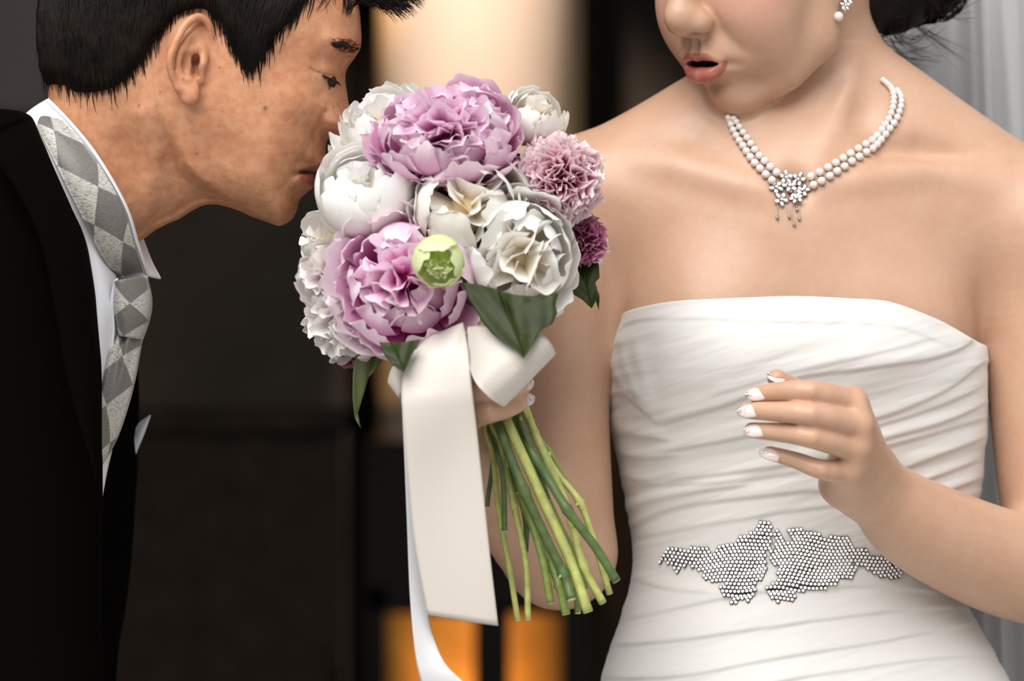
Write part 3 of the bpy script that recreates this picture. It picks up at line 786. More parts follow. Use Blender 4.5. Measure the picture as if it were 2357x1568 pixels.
def flower_me(r):
    parts = []; mats = []
    ev_, ef_ = ico(1.0, 2)
    for k in range(5):
        a = 2 * math.pi * k / 5 + .3
        for sc, zz, m_ in ((1.0, 0, 0), (.60, .10, 1)):
            v = ev_ * np.array([.44, .33, .17]) * sc * r; v[:, 0] += .62 * r; v[:, 2] += zz * r
            R_ = np.array([[math.cos(a), -math.sin(a), 0], [math.sin(a), math.cos(a), 0], [0, 0, 1]])
            parts.append((v @ R_.T, ef_)); mats += [m_] * len(ef_)
    parts.append((ev_ * .24 * r + np.array([0, 0, .15 * r]), ef_)); mats += [2] * len(ef_)
    v, f = join(parts); me = mesh_np('flower', v, f, smooth=False)
    for m_ in (M_SILVER, M_STONE2, M_PEARL): me.materials.append(m_)
    me.polygons.foreach_set('material_index', np.array(mats, np.int32)); return me
fl = flower_me(.0056)
for i, (x, y) in enumerate(z4([(685,1033),(820,1045),(600,1128),(718,1125),(870,1155),(650,1243),(790,1245),(775,1180)])):
    q, n_ = hit(x, y, None, .0020 + .001 * (i % 3 == 0)); e_ = Vector(n_ + rng.normal(size=3) * .15).to_track_quat('Z', 'Y').to_euler(); e_.rotate_axis('Z', i * .9)
    put('flower', fl, pend, q, e_, 1.15 if i == 3 else 1.0)
dv_, df_ = ico(1.0, 1)
for (x0, y0), (x1, y1) in zip(z4([(618,1255),(700,1310),(740,1305),(822,1310),(795,1290)]), z4([(615,1410),(728,1403),(775,1475),(823,1420),(800,1335)])):
    a_, _ = hit(x0, y0, None, .0015); c_, _ = hit(x1, y1, None, .0018)
    parts = []; n_ = max(2, int(np.linalg.norm(c_ - a_) / .0011))
    for k in range(n_): parts.append((dv_ * .00048 + a_ + (c_ - a_) * (k + .5) / n_, df_))
    parts.append((dv_ * np.array([.0014, .0012, .0018]) + c_, df_))
    v, f = join(parts); link('drop', mesh_np('drop', v, f, smooth=False), M_SILVER, pend)
ear_q, _ = hit(1937, 6, None, .004)
if ear_q is None: ear_q = P(1937, 6, .05)
er = empty('earring', ear_q); tag(er, 'silver flower earring with a single hanging pearl on the bride\'s ear', 'earring')
put('flower', fl, er, ear_q + np.array([.001, -.001, .004]), Vector((0, -1, .1)).to_track_quat('Z', 'Y').to_euler(), .9)
put('flower', fl, er, ear_q + np.array([-.001, -.0015, -.001]), Vector((.2, -1, 0)).to_track_quat('Z', 'Y').to_euler(), .75)
v, f = tube([ear_q + np.array([-.001, -.002, -.003]), ear_q + np.array([-.002, -.002, -.008])], .0005, 6); link('wire', mesh_np('wire', v, f), M_SILVER, er)
put('pearl', pearl_me, er, P(1930, 38, ear_q[1] - .002), None, .0037)
# ---- finger nails with tiny stones
M_NAIL = simple_mat('pearly_nail', (.70, .58, .56), .10, spec=.7)
tiny = mesh_np('nail_stone', sv * .45, sf, smooth=False); tiny.materials.append(M_SET); tiny.materials.append(M_STONE2)
tiny.polygons.foreach_set('material_index', np.array([0] * 16 + [1] * (len(tiny.polygons) - 16), dtype=np.int32))
def nail(base, tip, up, wd=.0046, stones=5, ln=1.0):
    """almond shaped, curved across, a little longer than the finger"""
    base = np.asarray(base, float); tip = np.asarray(tip, float); T_ = norm(tip - base); L_ = np.linalg.norm(tip - base)
    N_ = norm(np.asarray(up, float) - T_ * np.dot(up, T_)); B_ = np.cross(N_, T_)
    nu, nv = 12, 9; V = []
    for lay, th_ in ((0, 0), (1, -.0006)):
        for i in range(nu):
            t_ = i / (nu - 1); wv = wd * (.80 + .20 * math.sin(math.pi * t_)) * math.sqrt(1 - .92 * max(0, (t_ - .55) / .45) ** 2)
            for j in range(nv):
                s_ = (j / (nv - 1) - .5) * 2; a = s_ * 1.05
                V.append(base + T_ * L_ * t_ + B_ * wv * math.sin(a) / math.sin(1.05) + N_ * (wd * .75 * (math.cos(a) - 1) + .0006 * math.sin(math.pi * t_) + th_))
    F = [tuple(q) for q in grid_faces(nu, nv)] + [tuple(q[::-1]) for q in grid_faces(nu, nv, off=nu * nv)]
    n0 = nu * nv
    for i in range(nu - 1): F += [(i * nv, (i + 1) * nv, n0 + (i + 1) * nv, n0 + i * nv), (i * nv + nv - 1, n0 + i * nv + nv - 1, n0 + (i + 1) * nv + nv - 1, (i + 1) * nv + nv - 1)]
    for j in range(nv - 1): F += [(j, n0 + j, n0 + j + 1, j + 1), ((nu - 1) * nv + j, (nu - 1) * nv + j + 1, n0 + (nu - 1) * nv + j + 1, n0 + (nu - 1) * nv + j)]
    o = link('fingernail', mesh_np('fingernail', V, F), M_NAIL, bride)
    for k in range(stones):
        t_ = .55 + .4 * rng.random(); s_ = (rng.random() - .5) * .9
        q = base + T_ * L_ * t_ + B_ * wd * .8 * s_ + N_ * (wd * .75 * (math.cos(s_) - 1) + .0006)
        put('nail_stone', tiny, o, q, Vector(N_ + rng.normal(size=3) * .2).to_track_quat('Z', 'Y').to_euler())
    return o
for i, (bx, tx) in enumerate([((1760, 906), (1720, 907)), ((1745, 944), (1700, 947)), ((1757, 991), (1714, 990)), ((1795, 1052), (1752, 1037))]):
    up = np.array([0.05, -1, .35]); rr_ = RAD[i][3]
    tx0, _ = PX([TIP[i]]); dx0, _ = PX([DIP[i]]); fr = (bx[0] - tx0[0]) / (dx0[0] - tx0[0]); yc = TIP[i][1] + fr * (DIP[i][1] - TIP[i][1]); rb_ = rr_ + fr * (RAD[i][2] - rr_)
    nail(P(bx[0], bx[1], yc - rb_ * 1.04), P(tx[0] - 5, tx[1], TIP[i][1] - rr_ * 1.02), up, rr_ * .84, 6)
nail(P(1806, 876, -.137), P(1768, 858, -.131), (.25, -.55, .8), .0050, 4)
for g_ in GF[:2]:
    dz = g_[3][2]; nail(P(g_[3][0] - 8, g_[3][1] - 1, dz - .0086), P(g_[3][0] + 26, g_[3][1] - 9, dz - .005), (.15, -1, .45), .0050, 6)
# ---- veil: two layers of tulle in soft vertical folds
M_VEIL, nt, bb = new_mat('white_tulle')
for n_ in list(nt.nodes):
    if n_.type != 'OUTPUT_MATERIAL': nt.nodes.remove(n_)
outn = [n_ for n_ in nt.nodes if n_.type == 'OUTPUT_MATERIAL'][0]
tr = nt.nodes.new('ShaderNodeBsdfTransparent'); df = nt.nodes.new('ShaderNodeBsdfDiffuse'); tl = nt.nodes.new('ShaderNodeBsdfTranslucent')
df.inputs['Color'].default_value = (.86, .87, .88, 1); tl.inputs['Color'].default_value = (.80, .81, .83, 1)
a1 = nt.nodes.new('ShaderNodeMixShader'); a1.inputs[0].default_value = .35; a2 = nt.nodes.new('ShaderNodeMixShader'); a2.inputs[0].default_value = .40
nt.links.new(df.outputs[0], a1.inputs[1]); nt.links.new(tl.outputs[0], a1.inputs[2]); nt.links.new(tr.outputs[0], a2.inputs[1]); nt.links.new(a1.outputs[0], a2.inputs[2]); nt.links.new(a2.outputs[0], outn.inputs['Surface'])
veil = empty('veil', P(2250, 200, .22)); tag(veil, 'sheer white tulle veil hanging in folds behind the bride\'s shoulder', 'veil')
def veil_sheet(seed, y0, xt0, xt1, xb0, xb1, nf):
    u = np.linspace(0, 1, 260); vv = np.linspace(0, 1, 60); U, Vv = np.meshgrid(u, vv, indexing='ij')
    top, bot = -330, 2500
    pyv = top + (bot - top) * Vv; spread = Vv ** .8
    xx = (xt0 + (xt1 - xt0) * U) * (1 - spread) + (xb0 + (xb1 - xb0) * U) * spread
    xx = xx + 14 * fbm2(U * 9 + seed, Vv * 2.2, seed, 2)
    dep = y0 + .020 * np.sin(2 * math.pi * nf * U + 2.5 * fbm2(U * 4, Vv * 1.5, seed + 5, 2)) * (.45 + .55 * spread) + .015 * fbm2(U * 14, Vv * 2, seed + 8, 2) + .05 * Vv
    k = (D + dep) / D / S
    V = np.stack([(xx - FW / 2) * k, dep, ZC + (FH / 2 - pyv) * k], -1).reshape(-1, 3)
    return link('tulle_layer', mesh_np('tulle_layer', V, grid_faces(260, 60)), M_VEIL, veil)
veil_sheet(3, .215, 1960, 2700, 1985, 3050, 9); veil_sheet(11, .265, 1990, 2750, 2040, 3100, 11); veil_sheet(23, .18, 2235, 2800, 2330, 3150, 6)
# ---- bride's hair: low bun and loose wisps
hb_ = Sculpt()
hb_.ell(hp(0, -.016, .052), np.array([.079, .098, .088]) * BHS, 0, rot=BH)
hb_.ell(hp(0, .085, .0), np.array([.078, .075, .11]) * BHS, .012, 's', rot=BH)
hb_.ell(hp(0, .01, -.075), np.array([.10, .075, .075]) * BHS, .01, 's', rot=BH)
BC = P(2088, -62, .115)
hb_.ell(BC, (.041, .042, .040), .012); hb_.ell(P(2150, -20, .118), (.023, .026, .020), .008); hb_.ell(P(2050, 10, .105), (.026, .028, .024), .010); hb_.ell(P(1998, 5, .085), (.016, .024, .022), .012)
HBV, HBF = hb_.mesh(BC + np.array([-.26, -.20, -.11]), BC + np.array([.12, .14, .18]), .0028, 1)
M_HAIR, nt, bb = new_mat('black_brown_hair')
nz = noise_node(nt, 60, 2); r_ = ramp_node(nt, nz.outputs['Fac'], [(.35, (.003, .0021, .0017)), (.7, (.011, .0068, .0046))]); nt.links.new(r_.outputs[0], bb.inputs['Base Color'])
bb.inputs['Roughness'].default_value = .5; bb.inputs['Specular IOR Level'].default_value = .10
hair_b = link('hair', mesh_np('bride_hair', HBV, HBF), M_HAIR, bride)
def ribbons(paths, w0, w1, facing):
    """paths (n,m,3) -> crossed tapered strands"""
    paths = np.asarray(paths); n, m, _ = paths.shape
    T_ = norm(np.gradient(paths, axis=1)); f = np.asarray(facing, float); B1 = norm(np.cross(T_, f))
    wv = (np.asarray(w0)[..., None, None] if np.ndim(w0) else w0) * np.ones((n, m, 1)); tt = np.linspace(0, 1, m)[None, :, None]
    wv = wv * (1 - tt ** 2.2) + w1 * tt ** 2.2
    N1 = norm(np.cross(B1, T_))
    V = np.stack([paths - B1 * wv, paths + N1 * wv * .7, paths + B1 * wv], 2).reshape(-1, 3)
    base = (np.arange(n) * m * 3)[:, None] + (np.arange(m - 1) * 3)[None, :]
    base = base.reshape(-1, 1)
    F = np.concatenate([base + np.array([[0, 1, 4, 3]]), base + np.array([[1, 2, 5, 4]])], 0)
    return V, F
paths = []
for k in range(900):                                                  # combed strands around the bun
    d_ = norm(rng.normal(size=3)); ax = norm(np.array([.35, .5, .75]) + rng.normal(size=3) * .25); t0 = norm(np.cross(ax, d_))
    a = np.linspace(0, .9 + rng.random() * .8, 9)[:, None]; c_ = BC if k % 3 else P(2148, -20, .118) if k % 2 else P(2045, 8, .105)
    rr_ = np.array([.0425, .0435, .0415]) if k % 3 else np.array([.0265, .029, .0245])
    paths.append(c_ + (d_ * np.cos(a) + t0 * np.sin(a)) * rr_ * (1 + .03 * rng.normal()))
wis = z1 = lambda L: [(1450 + x / 2.598, y / 2.598) for x, y in L]
WISP = [[(1430, 190), (1450, 270), (1520, 330), (1640, 380), (1790, 400)], [(1420, 200), (1440, 260), (1500, 300), (1600, 330), (1730, 350)], [(1500, 220), (1540, 270), (1640, 300), (1720, 280), (1800, 260)],
        [(1600, 200), (1680, 240), (1760, 240), (1830, 190)], [(1440, 150), (1430, 260), (1440, 340), (1480, 420)], [(1700, 140), (1790, 210), (1880, 280), (1960, 330)], [(1400, 120), (1390, 220), (1400, 300)],
        [(1560, 200), (1600, 260), (1680, 320), (1800, 370)], [(1880, 90), (1980, 60), (2060, 20)]]
for w_ in WISP:
    for k in range(14 if w_[0][0] > 1380 else 2):
        q = np.array(z1(w_)) + rng.normal(size=2) * 5 + np.linspace(0, 1, len(w_))[:, None] * rng.normal(size=2) * 16
        y_ = .080 + .02 * rng.random()
        if w_[0][0] < 1380: pts = [hit(x, max(1, y), None, .0012)[0] for x, y in q]; pts = [p if p is not None else P(x, y, .07) for p, (x, y) in zip(pts, q)]
        else: pts = [P(x, y, y_) for x, y in q]
        paths.append(spline(pts, 9))
wd_ = np.array([.0007] * 900 + [.00016] * (len(paths) - 900))
v, f = ribbons(paths, wd_, .00006, (0, -1, .2)); link('hair_strands', mesh_np('hair_strands', v, f), M_HAIR, hair_b)
# ================================================================== groom: profile head sculpted from half-width maps, mirrored about his mid plane
GY = -0.020                                     # depth of the groom's mid plane
groom = empty('person', P(60, 784, 0.05) * np.array([1, 1, 0]))
tag(groom, 'groom in black suit and silver tie leaning forward to smell the flowers', 'person')
SIL = [(827,25),(831,85),(829,106),(817,127),(800,153),(795,168),(795,185),(798,205),(803,238),(810,262),(819,284),(818,300),(806,316),(785,322),(765,321),(752,321),
 (749,340),(749,362),(752,376),(746,386),(734,391),(722,394),(719,399),(723,408),(724,420),(719,432),(704,443),(692,453),(685,463),(683,476),(679,488),(671,503),(657,514),(640,520),
 (611,509),(577,497),(552,485),(526,476),(501,470),(479,469),(458,474),(433,488),(407,505),(382,515),(356,528),(339,540),(300,570),(240,640),(150,700),(60,560),(40,420),(50,300),
 (112,229),(112,200),(100,160),(95,100),(98,30),(115,-60),(160,-150),(240,-220),(350,-262),(480,-268),(600,-245),(700,-195),(770,-125),(812,-50)]
SIL = np.array(SIL, float)
def line_d(px, py, pts):
    p = np.stack([px.ravel(), py.ravel()], 1); d = np.full(len(p), 1e9); pts = np.asarray(pts, float)
    for a, c in zip(pts[:-1], pts[1:]):
        ab = c - a; t = np.clip(((p - a) @ ab) / (ab @ ab + 1e-12), 0, 1); q = p - a - t[:, None] * ab; d = np.minimum(d, (q * q).sum(1))
    return np.sqrt(d).reshape(px.shape)
GX0, GY0, GS = -20.0, -330.0, 2.0
gx, gy = np.meshgrid(GX0 + GS * np.arange(450), GY0 + GS * np.arange(530), indexing='ij')
sd = poly_sd(gx, gy, SIL)
#        px   py    W     R    e
CT = [(450, -60, .078, 300, .50, 160), (740, 20, .064, 190, .50, 90), (450, 150, .072, 260, .5, 110), (660, 240, .063, 170, .62, 60),
      (800, 120, .058, 150, .55, 40), (790, 190, .050, 118, .80, 35), (800, 260, .046, 120, .80, 35), (800, 310, .034, 80, .75, 30),
      (735, 350, .050, 120, .62, 35), (725, 400, .050, 125, .62, 35), (690, 450, .046, 110, .55, 40), (650, 500, .044, 110, .5, 45),
      (550, 440, .058, 110, .5, 60), (480, 440, .056, 95, .5, 50), (400, 460, .057, 150, .5, 70), (250, 400, .060, 190, .5, 110), (130, 230, .058, 170, .5, 70), (200, 60, .074, 230, .5, 90)]
W = np.zeros_like(gx); R = W.copy(); E = W.copy(); T = W.copy() + 1e-9
for x, y, w, r, e, s in CT:
    g = np.exp(-((gx - x) ** 2 + (gy - y) ** 2) / (2 * s * s)) + 1e-7
    W += g * w; R += g * r; E += g * e; T += g
W /= T; R /= T; E /= T
def blur(A, n):
    for ax in (0, 1):
        for _ in range(3):
            pad = [(0, 0), (0, 0)]; pad[ax] = (n + 1, n); B = np.cumsum(np.pad(A, pad, mode='edge'), axis=ax)
            A = (B[2 * n + 1:] - B[:-2 * n - 1]) / (2 * n + 1) if ax == 0 else (B[:, 2 * n + 1:] - B[:, :-2 * n - 1]) / (2 * n + 1)
    return A
s1 = blur(sd, 4); s2 = blur(sd, 11)
k1 = np.clip((sd - 6) / 22, 0, 1); k2 = np.clip((sd - 34) / 55, 0, 1)
sd0 = sd; sd = np.where(sd0 > 0, (sd0 * (1 - k1) + s1 * k1) * (1 - k2) + s2 * k2, sd0)
W = blur(W, 8); R = blur(R, 8); E = blur(E, 8)
t = np.clip(sd / R, 0, 1); w = W * (1 - (1 - t) ** 2 + 1e-9) ** E
edge = np.clip(sd / 14, 0, 1)                                        # features fade out at the silhouette
def gb(x, y, r, amp): global w; w = w + edge * amp * np.exp(-((gx - x) ** 2 + (gy - y) ** 2) / r ** 2)
def gl(pts, r, amp): global w; w = w + edge * amp * np.exp(-line_d(gx, gy, pts) ** 2 / r ** 2)
def gpoly(poly, soft, amp): global w; q = np.clip(poly_sd(gx, gy, np.array(poly, float)) / soft + .5, 0, 1); w = w + edge * amp * q * q * (3 - 2 * q)
gl([(760, 92), (800, 98), (825, 102)], 20, .0028)                    # brow ridge
gl([(785, 138), (800, 150)], 15, -.0035); gl([(740, 135), (780, 145)], 14, -.0018)
gb(758, 165, 25, .0042)                                              # eyeball under the lid
gb(790, 190, 13, -.0030); gb(742, 215, 18, -.0012)
gl([(713, 156), (726, 164), (746, 169), (768, 174), (784, 179)], 2.6, -.0016)     # lid crease
gpoly([(741, 173), (756, 179), (776, 186), (764, 190), (758, 204), (750, 189)], 4, -.0045)
gl([(741, 176), (748, 192), (757, 208)], 3.0, .0012)                 # lower lid rim
gl([(735, 220), (752, 216), (766, 222)], 5, -.0008)
gb(690, 235, 55, .0030)                                              # cheekbone
gb(640, 150, 60, -.0018)
gb(768, 288, 19, .0042)                                              # nose wing
gl([(747, 258), (736, 284), (725, 303), (722, 315)], 6.5, -.0034)
gpoly([(742, 318), (754, 309), (767, 307), (781, 311), (790, 318), (768, 326), (750, 326)], 5, -.0060)   # nostril
gl([(722, 316), (714, 340), (694, 372)], 9, -.0010); gb(720, 331, 5, -.0008)
gl([(745, 330), (743, 365)], 7, .0012)
gl([(686, 397), (700, 388), (722, 384), (744, 380)], 8, .0022)       # upper lip
gl([(696, 408), (712, 413), (720, 418)], 9, .0024)                   # lower lip
gl([(682, 400), (690, 397), (702, 396), (716, 397), (726, 395)], 4.6, -.0058)
gl([(684, 398), (665, 413), (645, 438)], 9, -.0011); gb(676, 404, 9, -.0014)
gl([(704, 438), (685, 448)], 8, -.0015); gb(660, 478, 26, .0022); gb(650, 440, 22, .0012)
JAW = np.array([(384, 262), (398, 310), (428, 382), (467, 422), (530, 463), (594, 502), (640, 530)], float)
jd = line_d(gx, gy, JAW)
jside = poly_sd(gx, gy, np.array([(384, 262), (398, 310), (428, 382), (467, 422), (530, 463), (594, 502), (640, 560), (300, 760), (0, 700), (0, 60), (360, 60)], float))
q = np.clip(jside / 34 + .25, 0, 1); q = q * q * (3 - 2 * q)
w = w - edge * .0130 * q * np.clip(1.15 - np.clip((jd - 60) / 300, 0, 1), .25, 1) * (lambda t_: t_ * t_ * (3 - 2 * t_))(np.clip((gy - 215) / 190, 0, 1))
gl([(395, 300), (428, 380), (467, 418), (530, 458)], 20, .0022)      # jaw edge
gl([(330, 265), (345, 330), (350, 400), (335, 500)], 26, .0038)      # neck muscle
gb(368, 352, 16, .0018); gl([(395, 300), (400, 380), (410, 440)], 20, -.0028); gl([(270, 330), (290, 440)], 26, -.0020)
gl([(455, 455), (510, 462), (560, 484)], 5, -.0010); gl([(430, 465), (500, 455), (560, 478)], 4, -.0008)
gb(452, 150, 22, -.004)                                              # ear canal hollow
w = np.maximum(w, 1e-4)
Q = np.where(sd > 0, w * w, -np.abs(sd) / S * 0.045)
def map_at(M, px, py):
    fx = np.clip((px - GX0) / GS, 0, M.shape[0] - 1.001); fy = np.clip((py - GY0) / GS, 0, M.shape[1] - 1.001)
    i = fx.astype(int); j = fy.astype(int); fx = fx - i; fy = fy - j
    return (M[i, j] * (1 - fx) + M[i + 1, j] * fx) * (1 - fy) + (M[i, j + 1] * (1 - fx) + M[i + 1, j + 1] * fx) * fy
def head_map_fn(M):
    def fn(p):
        dy = np.abs(p[:, 1] - GY); k = S * D / (D + GY - dy)
        v = map_at(M, FW / 2 + p[:, 0] * k, FH / 2 - (p[:, 2] - ZC) * k)
        return (dy * dy - v) / (2 * np.sqrt(dy * dy + np.abs(v) + 1.5e-5))
    return fn
def on_face(px, py, off=0.0):
    """point on the camera-side surface of the head map under photo pixel (px,py)"""
    w0 = math.sqrt(max(float(map_at(Q, np.array([px]), np.array([py]))[0]), 1e-6)); return P(px, py, GY - w0 - off)
g = Sculpt()
g.add(head_map_fn(Q), (-0.42, GY - .10, 1.28), (0.0, GY + .10, 1.62), 'u', 0)
# ears (both sides)
EAR0 = on_face(440, 140)[1]
def ep(px, py, off, side):
    p = P(px, py, EAR0 - off); 
    if side < 0: p[1] = 2 * GY - p[1]
    return p
def ear(side):
    e = Sculpt(); q = lambda px, py, o: ep(px, py, o, side)
    e.chain([q(489, 96, .000), q(484, 66, .005), q(474, 47, .008), q(458, 39, .010), q(441, 45, .013), q(423, 62, .015), q(411, 84, .017), q(400, 109, .018), q(392, 134, .018), q(391, 155, .0165), q(398, 180, .014), q(411, 203, .012)],
            [.0026, .0027, .0028, .0029, .0030, .0031, .0030, .0029, .0028, .0027, .0027, .0028], 0, ki=.002)
    e.ell(q(436, 219, .0085), (.0068, .0042, .0075), .004)
    e.ell(q(430, 196, .0075), (.0075, .0036, .0085), .006)
    # antihelix and its two legs
    e.chain([q(458, 66, .004), q(436, 86, .008), q(420, 110, .0115), q(411, 134, .0125), q(410, 157, .0115), q(419, 180, .0105), q(432, 184, .0100)],
            [.0020, .0024, .0027, .0027, .0026, .0030, .0032], .002, ki=.003)
    e.chain([q(420, 112, .0100), q(442, 115, .0070), q(464, 108, .0035)], [.0026, .0023, .0018], .003)
    # floor of the shell
    e.ell(q(430, 110, .0035), (.014, .0042, .022), .004); e.ell(q(432, 150, .0022), (.013, .0040, .018), .004)
    # tragus and front rim
    e.chain([q(470, 118, .002), q(468, 142, .0065), q(461, 160, .0068), q(463, 185, .0035)], [.0028, .0032, .0030, .0025], .003, ki=.003)
    e.ell(q(452, 142, .0020), (.0035, .008, .0062), .002, 's'); e.ell(q(449, 166, .006), (.0028, .0050, .0040), .002, 's')
    return e
for side in (1, -1): g.sub(ear(side), 'u', .0022)
GV, GF_ = g.mesh((-0.44, GY - .125, 1.24), (0.0, GY + .125, 1.63), 0.0013, margin=2.2)
def head_px(V):
    dy = np.abs(V[:, 1] - GY); k = S * D / (D + GY - dy); return FW / 2 + V[:, 0] * k, FH / 2 - (V[:, 2] - ZC) * k
GV = smooth_mesh(GV, GF_, 1, .4)
vpx, vpy = head_px(GV)
SK_G = np.array([0.600, 0.305, 0.172])
gcol = np.ones((len(GV), 4)); gcol[:, :3] = SK_G
def gblend(wt, c): gcol[:, :3] = gcol[:, :3] * (1 - wt[:, None]) + np.asarray(c) * wt[:, None]
def vg(x, y, r): return np.exp(-((vpx - x) ** 2 + (vpy - y) ** 2) / r ** 2)
gblend(.35 * np.clip(1 - (vpx - 120) / 180, 0, 1), (.42, .19, .09))  # shade on the back of the neck painted into the skin
gblend(.5 * vg(765, 285, 26), (.54, .23, .16)); gblend(.4 * vg(430, 225, 25), (.55, .24, .17)); gblend(.35 * vg(395, 140, 22), (.50, .22, .12))
def wl(pts, r, h=1.6): return np.clip(h - line_d(vpx, vpy, pts) / r, 0, 1)
gblend(.85 * wl([(696, 405), (708, 411), (720, 419)], 9), (.36, .105, .080))
gblend(.6 * wl([(692, 395), (716, 389), (746, 383)], 4.5), (.33, .120, .080))
gblend(.92 * wl([(692, 397), (704, 397), (722, 398)], 3.6), (.03, .014, .011))  # shade in the gap between the lips, painted in
gblend(.8 * wl([(757, 188), (761, 195), (758, 204)], 2.6), (.03, .015, .010))
gblend(.55 * wl([(714, 157), (726, 164), (746, 169), (768, 174)], 1.8), (.14, .06, .035))
gblend(.8 * vg(453, 145, 10), (.06, .025, .015)); gblend(.7 * vg(450, 166, 7), (.16, .06, .04))  # shade in the ear hollows painted into the skin colour
for mx, my, mr in ((369, 212, 3), (422, 181, 2.6), (768, 247, 2.6), (700, 258, 2.5), (610, 247, 4), (611, 250, 5), (453, 354, 3), (727, 182, 2), (505, 155, 2.5)):
    gblend(.75 * vg(mx, my, mr), (.16, .07, .045))
stub = np.maximum.reduce([vg(520, 440, 75) * .5, vg(620, 495, 42) * .75, vg(440, 410, 50) * .35, vg(545, 205, 24) * .6, vg(690, 375, 22) * .3, vg(640, 445, 22) * .35, vg(500, 300, 60) * .25, vg(370, 470, 60) * .3])
gcol[:, 3] = 1 - np.clip(stub * 1.35, 0, .9)
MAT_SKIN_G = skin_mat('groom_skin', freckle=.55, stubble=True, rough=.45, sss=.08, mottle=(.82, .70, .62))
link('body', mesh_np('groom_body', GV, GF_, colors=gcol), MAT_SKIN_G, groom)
# eye behind the lids
ev, ef = ico(.0062, 3)
M_EYE = simple_mat('dark_eye', (.03, .018, .012), .25, spec=.2)
for s_ in (1, -1):
    c = on_face(754, 186); c[1] += .0058
    if s_ < 0: c[1] = 2 * GY - c[1]
    link('eye', mesh_np('eye', ev + c, ef), M_EYE, groom)
# ================================================================== groom: hair, brow, lashes, shirt, tie, suit
HAIRB = [(108,199),(148,204),(170,222),(221,221),(255,214),(289,195),(314,170),(331,148),(352,102),(373,81),(403,47),(429,34),(462,28),(488,40),(509,66),(530,96),(547,140),(564,172),(581,180),(594,166),(607,140),(624,106),(653,76),(679,47),(696,21),(712,-5),(760,-30),(800,-40),(822,-60)]
HAIRO = [(800,-150),(720,-225),(600,-275),(480,-300),(350,-292),(225,-245),(140,-165),(98,-70),(84,30),(84,100),(92,160)]
HP = np.array(HAIRB + HAIRO, float)
hsd = poly_sd(gx, gy, HP)
hs2 = blur(hsd, 3)
off = np.clip(hs2 / 26, -1, 1)
wh = np.sqrt(np.maximum(Q, 0)) + np.where(off > 0, .0068 * off, .006 * off) + .0004 * fbm2(gx / 26, gy / 60, 4, 3) * np.clip(off, 0, 1)
inside = np.where(sd0 > 0, 1, 0)
ro = poly_sd(gx, gy, np.array(HAIRO + [(60, 240), (170, 300), (600, 300), (830, 60)], float))
Q2 = np.where(hsd > 0, np.maximum(wh, .0005) ** 2, 0)
tq = np.clip(hsd / 60, 0, 1); Q2 = np.where((sd0 <= 8) & (hsd > 0), np.maximum(Q2, (.030 * np.sqrt(1 - (1 - tq) ** 2)) ** 2), Q2)
Q2 = np.where(hsd > 0, np.where(wh <= np.sqrt(np.maximum(Q, 0)) - .0055, -1e-4, Q2), -np.abs(hsd) / S * .05)
Q2 = np.where(hsd > 0, blur(Q2, 2), Q2)
hc_ = Sculpt(); hc_.add(head_map_fn(Q2), (-0.42, GY - .11, 1.36), (0.0, GY + .11, 1.66), 'u', 0)
HV, HF = hc_.mesh((-0.44, GY - .125, 1.36), (0.0, GY + .125, 1.66), .0026, 1, margin=2.2)
hair_g = link('hair', mesh_np('groom_hair', HV, HF), M_HAIR, groom)
# strands
FD = np.array([[140, 80, .06, 1], [140, 180, .10, 1], [240, 120, .02, 1], [300, 150, .25, 1], [330, 60, -.10, 1], [400, -20, -.25, 1], [480, -40, .05, 1], [530, 60, .22, 1], [575, 130, .10, 1], [600, 60, -.18, 1],
               [650, 10, -.45, 1], [690, -40, -.45, 1], [760, -60, .10, 1], [300, -150, -.2, 1], [500, -160, .15, 1], [650, -150, .45, 1], [760, -120, .6, .8], [110, -20, -.1, 1], [820, -60, .8, .6]], float)
def flow(x, y):
    wt = np.exp(-((FD[:, 0] - x) ** 2 + (FD[:, 1] - y) ** 2) / (2 * 60.0 ** 2)) + 1e-9
    d = (FD[:, 2:] * wt[:, None]).sum(0) / wt.sum(); return d / np.linalg.norm(d)
rg = np.random.default_rng(21); paths = []; wds = []
def surf(x, y, off):
    q1 = float(map_at(Q2, np.array([x]), np.array([y]))[0]); q0 = float(map_at(Q, np.array([x]), np.array([y]))[0])
    wv = math.sqrt(max(q1, q0, 1e-7)); return P(x, y, GY - wv - off)
n_try = 0
while len(paths) < 4600 and n_try < 30000:
    n_try += 1
    x = rg.uniform(84, 830); y = rg.uniform(-130, 215)
    hh = float(map_at(hsd, np.array([x]), np.array([y]))[0])
    if hh < 3: continue
    if y < -40 and rg.random() < .7: continue
    if hh > 60 and rg.random() < .35: continue
    L_ = rg.uniform(45, 100); m = 6; q = [(x, y)]
    for k in range(m - 1):
        d = flow(*q[-1]); q.append((q[-1][0] + d[0] * L_ / (m - 1) + rg.normal() * 1.4, q[-1][1] + d[1] * L_ / (m - 1)))
    he_ = float(map_at(hsd, np.array([q[-1][0]]), np.array([q[-1][1]]))[0])
    if he_ < -rg.exponential(7.0) - 2: continue
    lift = rg.uniform(.0, .0022)
    paths.append([surf(a, c, .0003 + lift * (1 - abs(i / (m - 1) - .5))) for i, (a, c) in enumerate(q)]); wds.append(rg.uniform(.00026, .00052))
def lock(a, c, e, n, spread, y0, w0=.0005, m=6):
    for _ in range(n):
        j = rg.normal(size=2) * spread; j2 = rg.normal(size=2) * spread * .75; yy = y0 + rg.normal() * .008
        q = spline([(a[0] + j[0], a[1] + j[1]), (c[0] + j[0] * .8 + j2[0] * .4, c[1] + j[1] * .8), (e[0] + j2[0], e[1] + j2[1])], m)
        paths.append([P(x, y, yy) for x, y in q]); wds.append(rg.uniform(.6, 1.1) * w0)
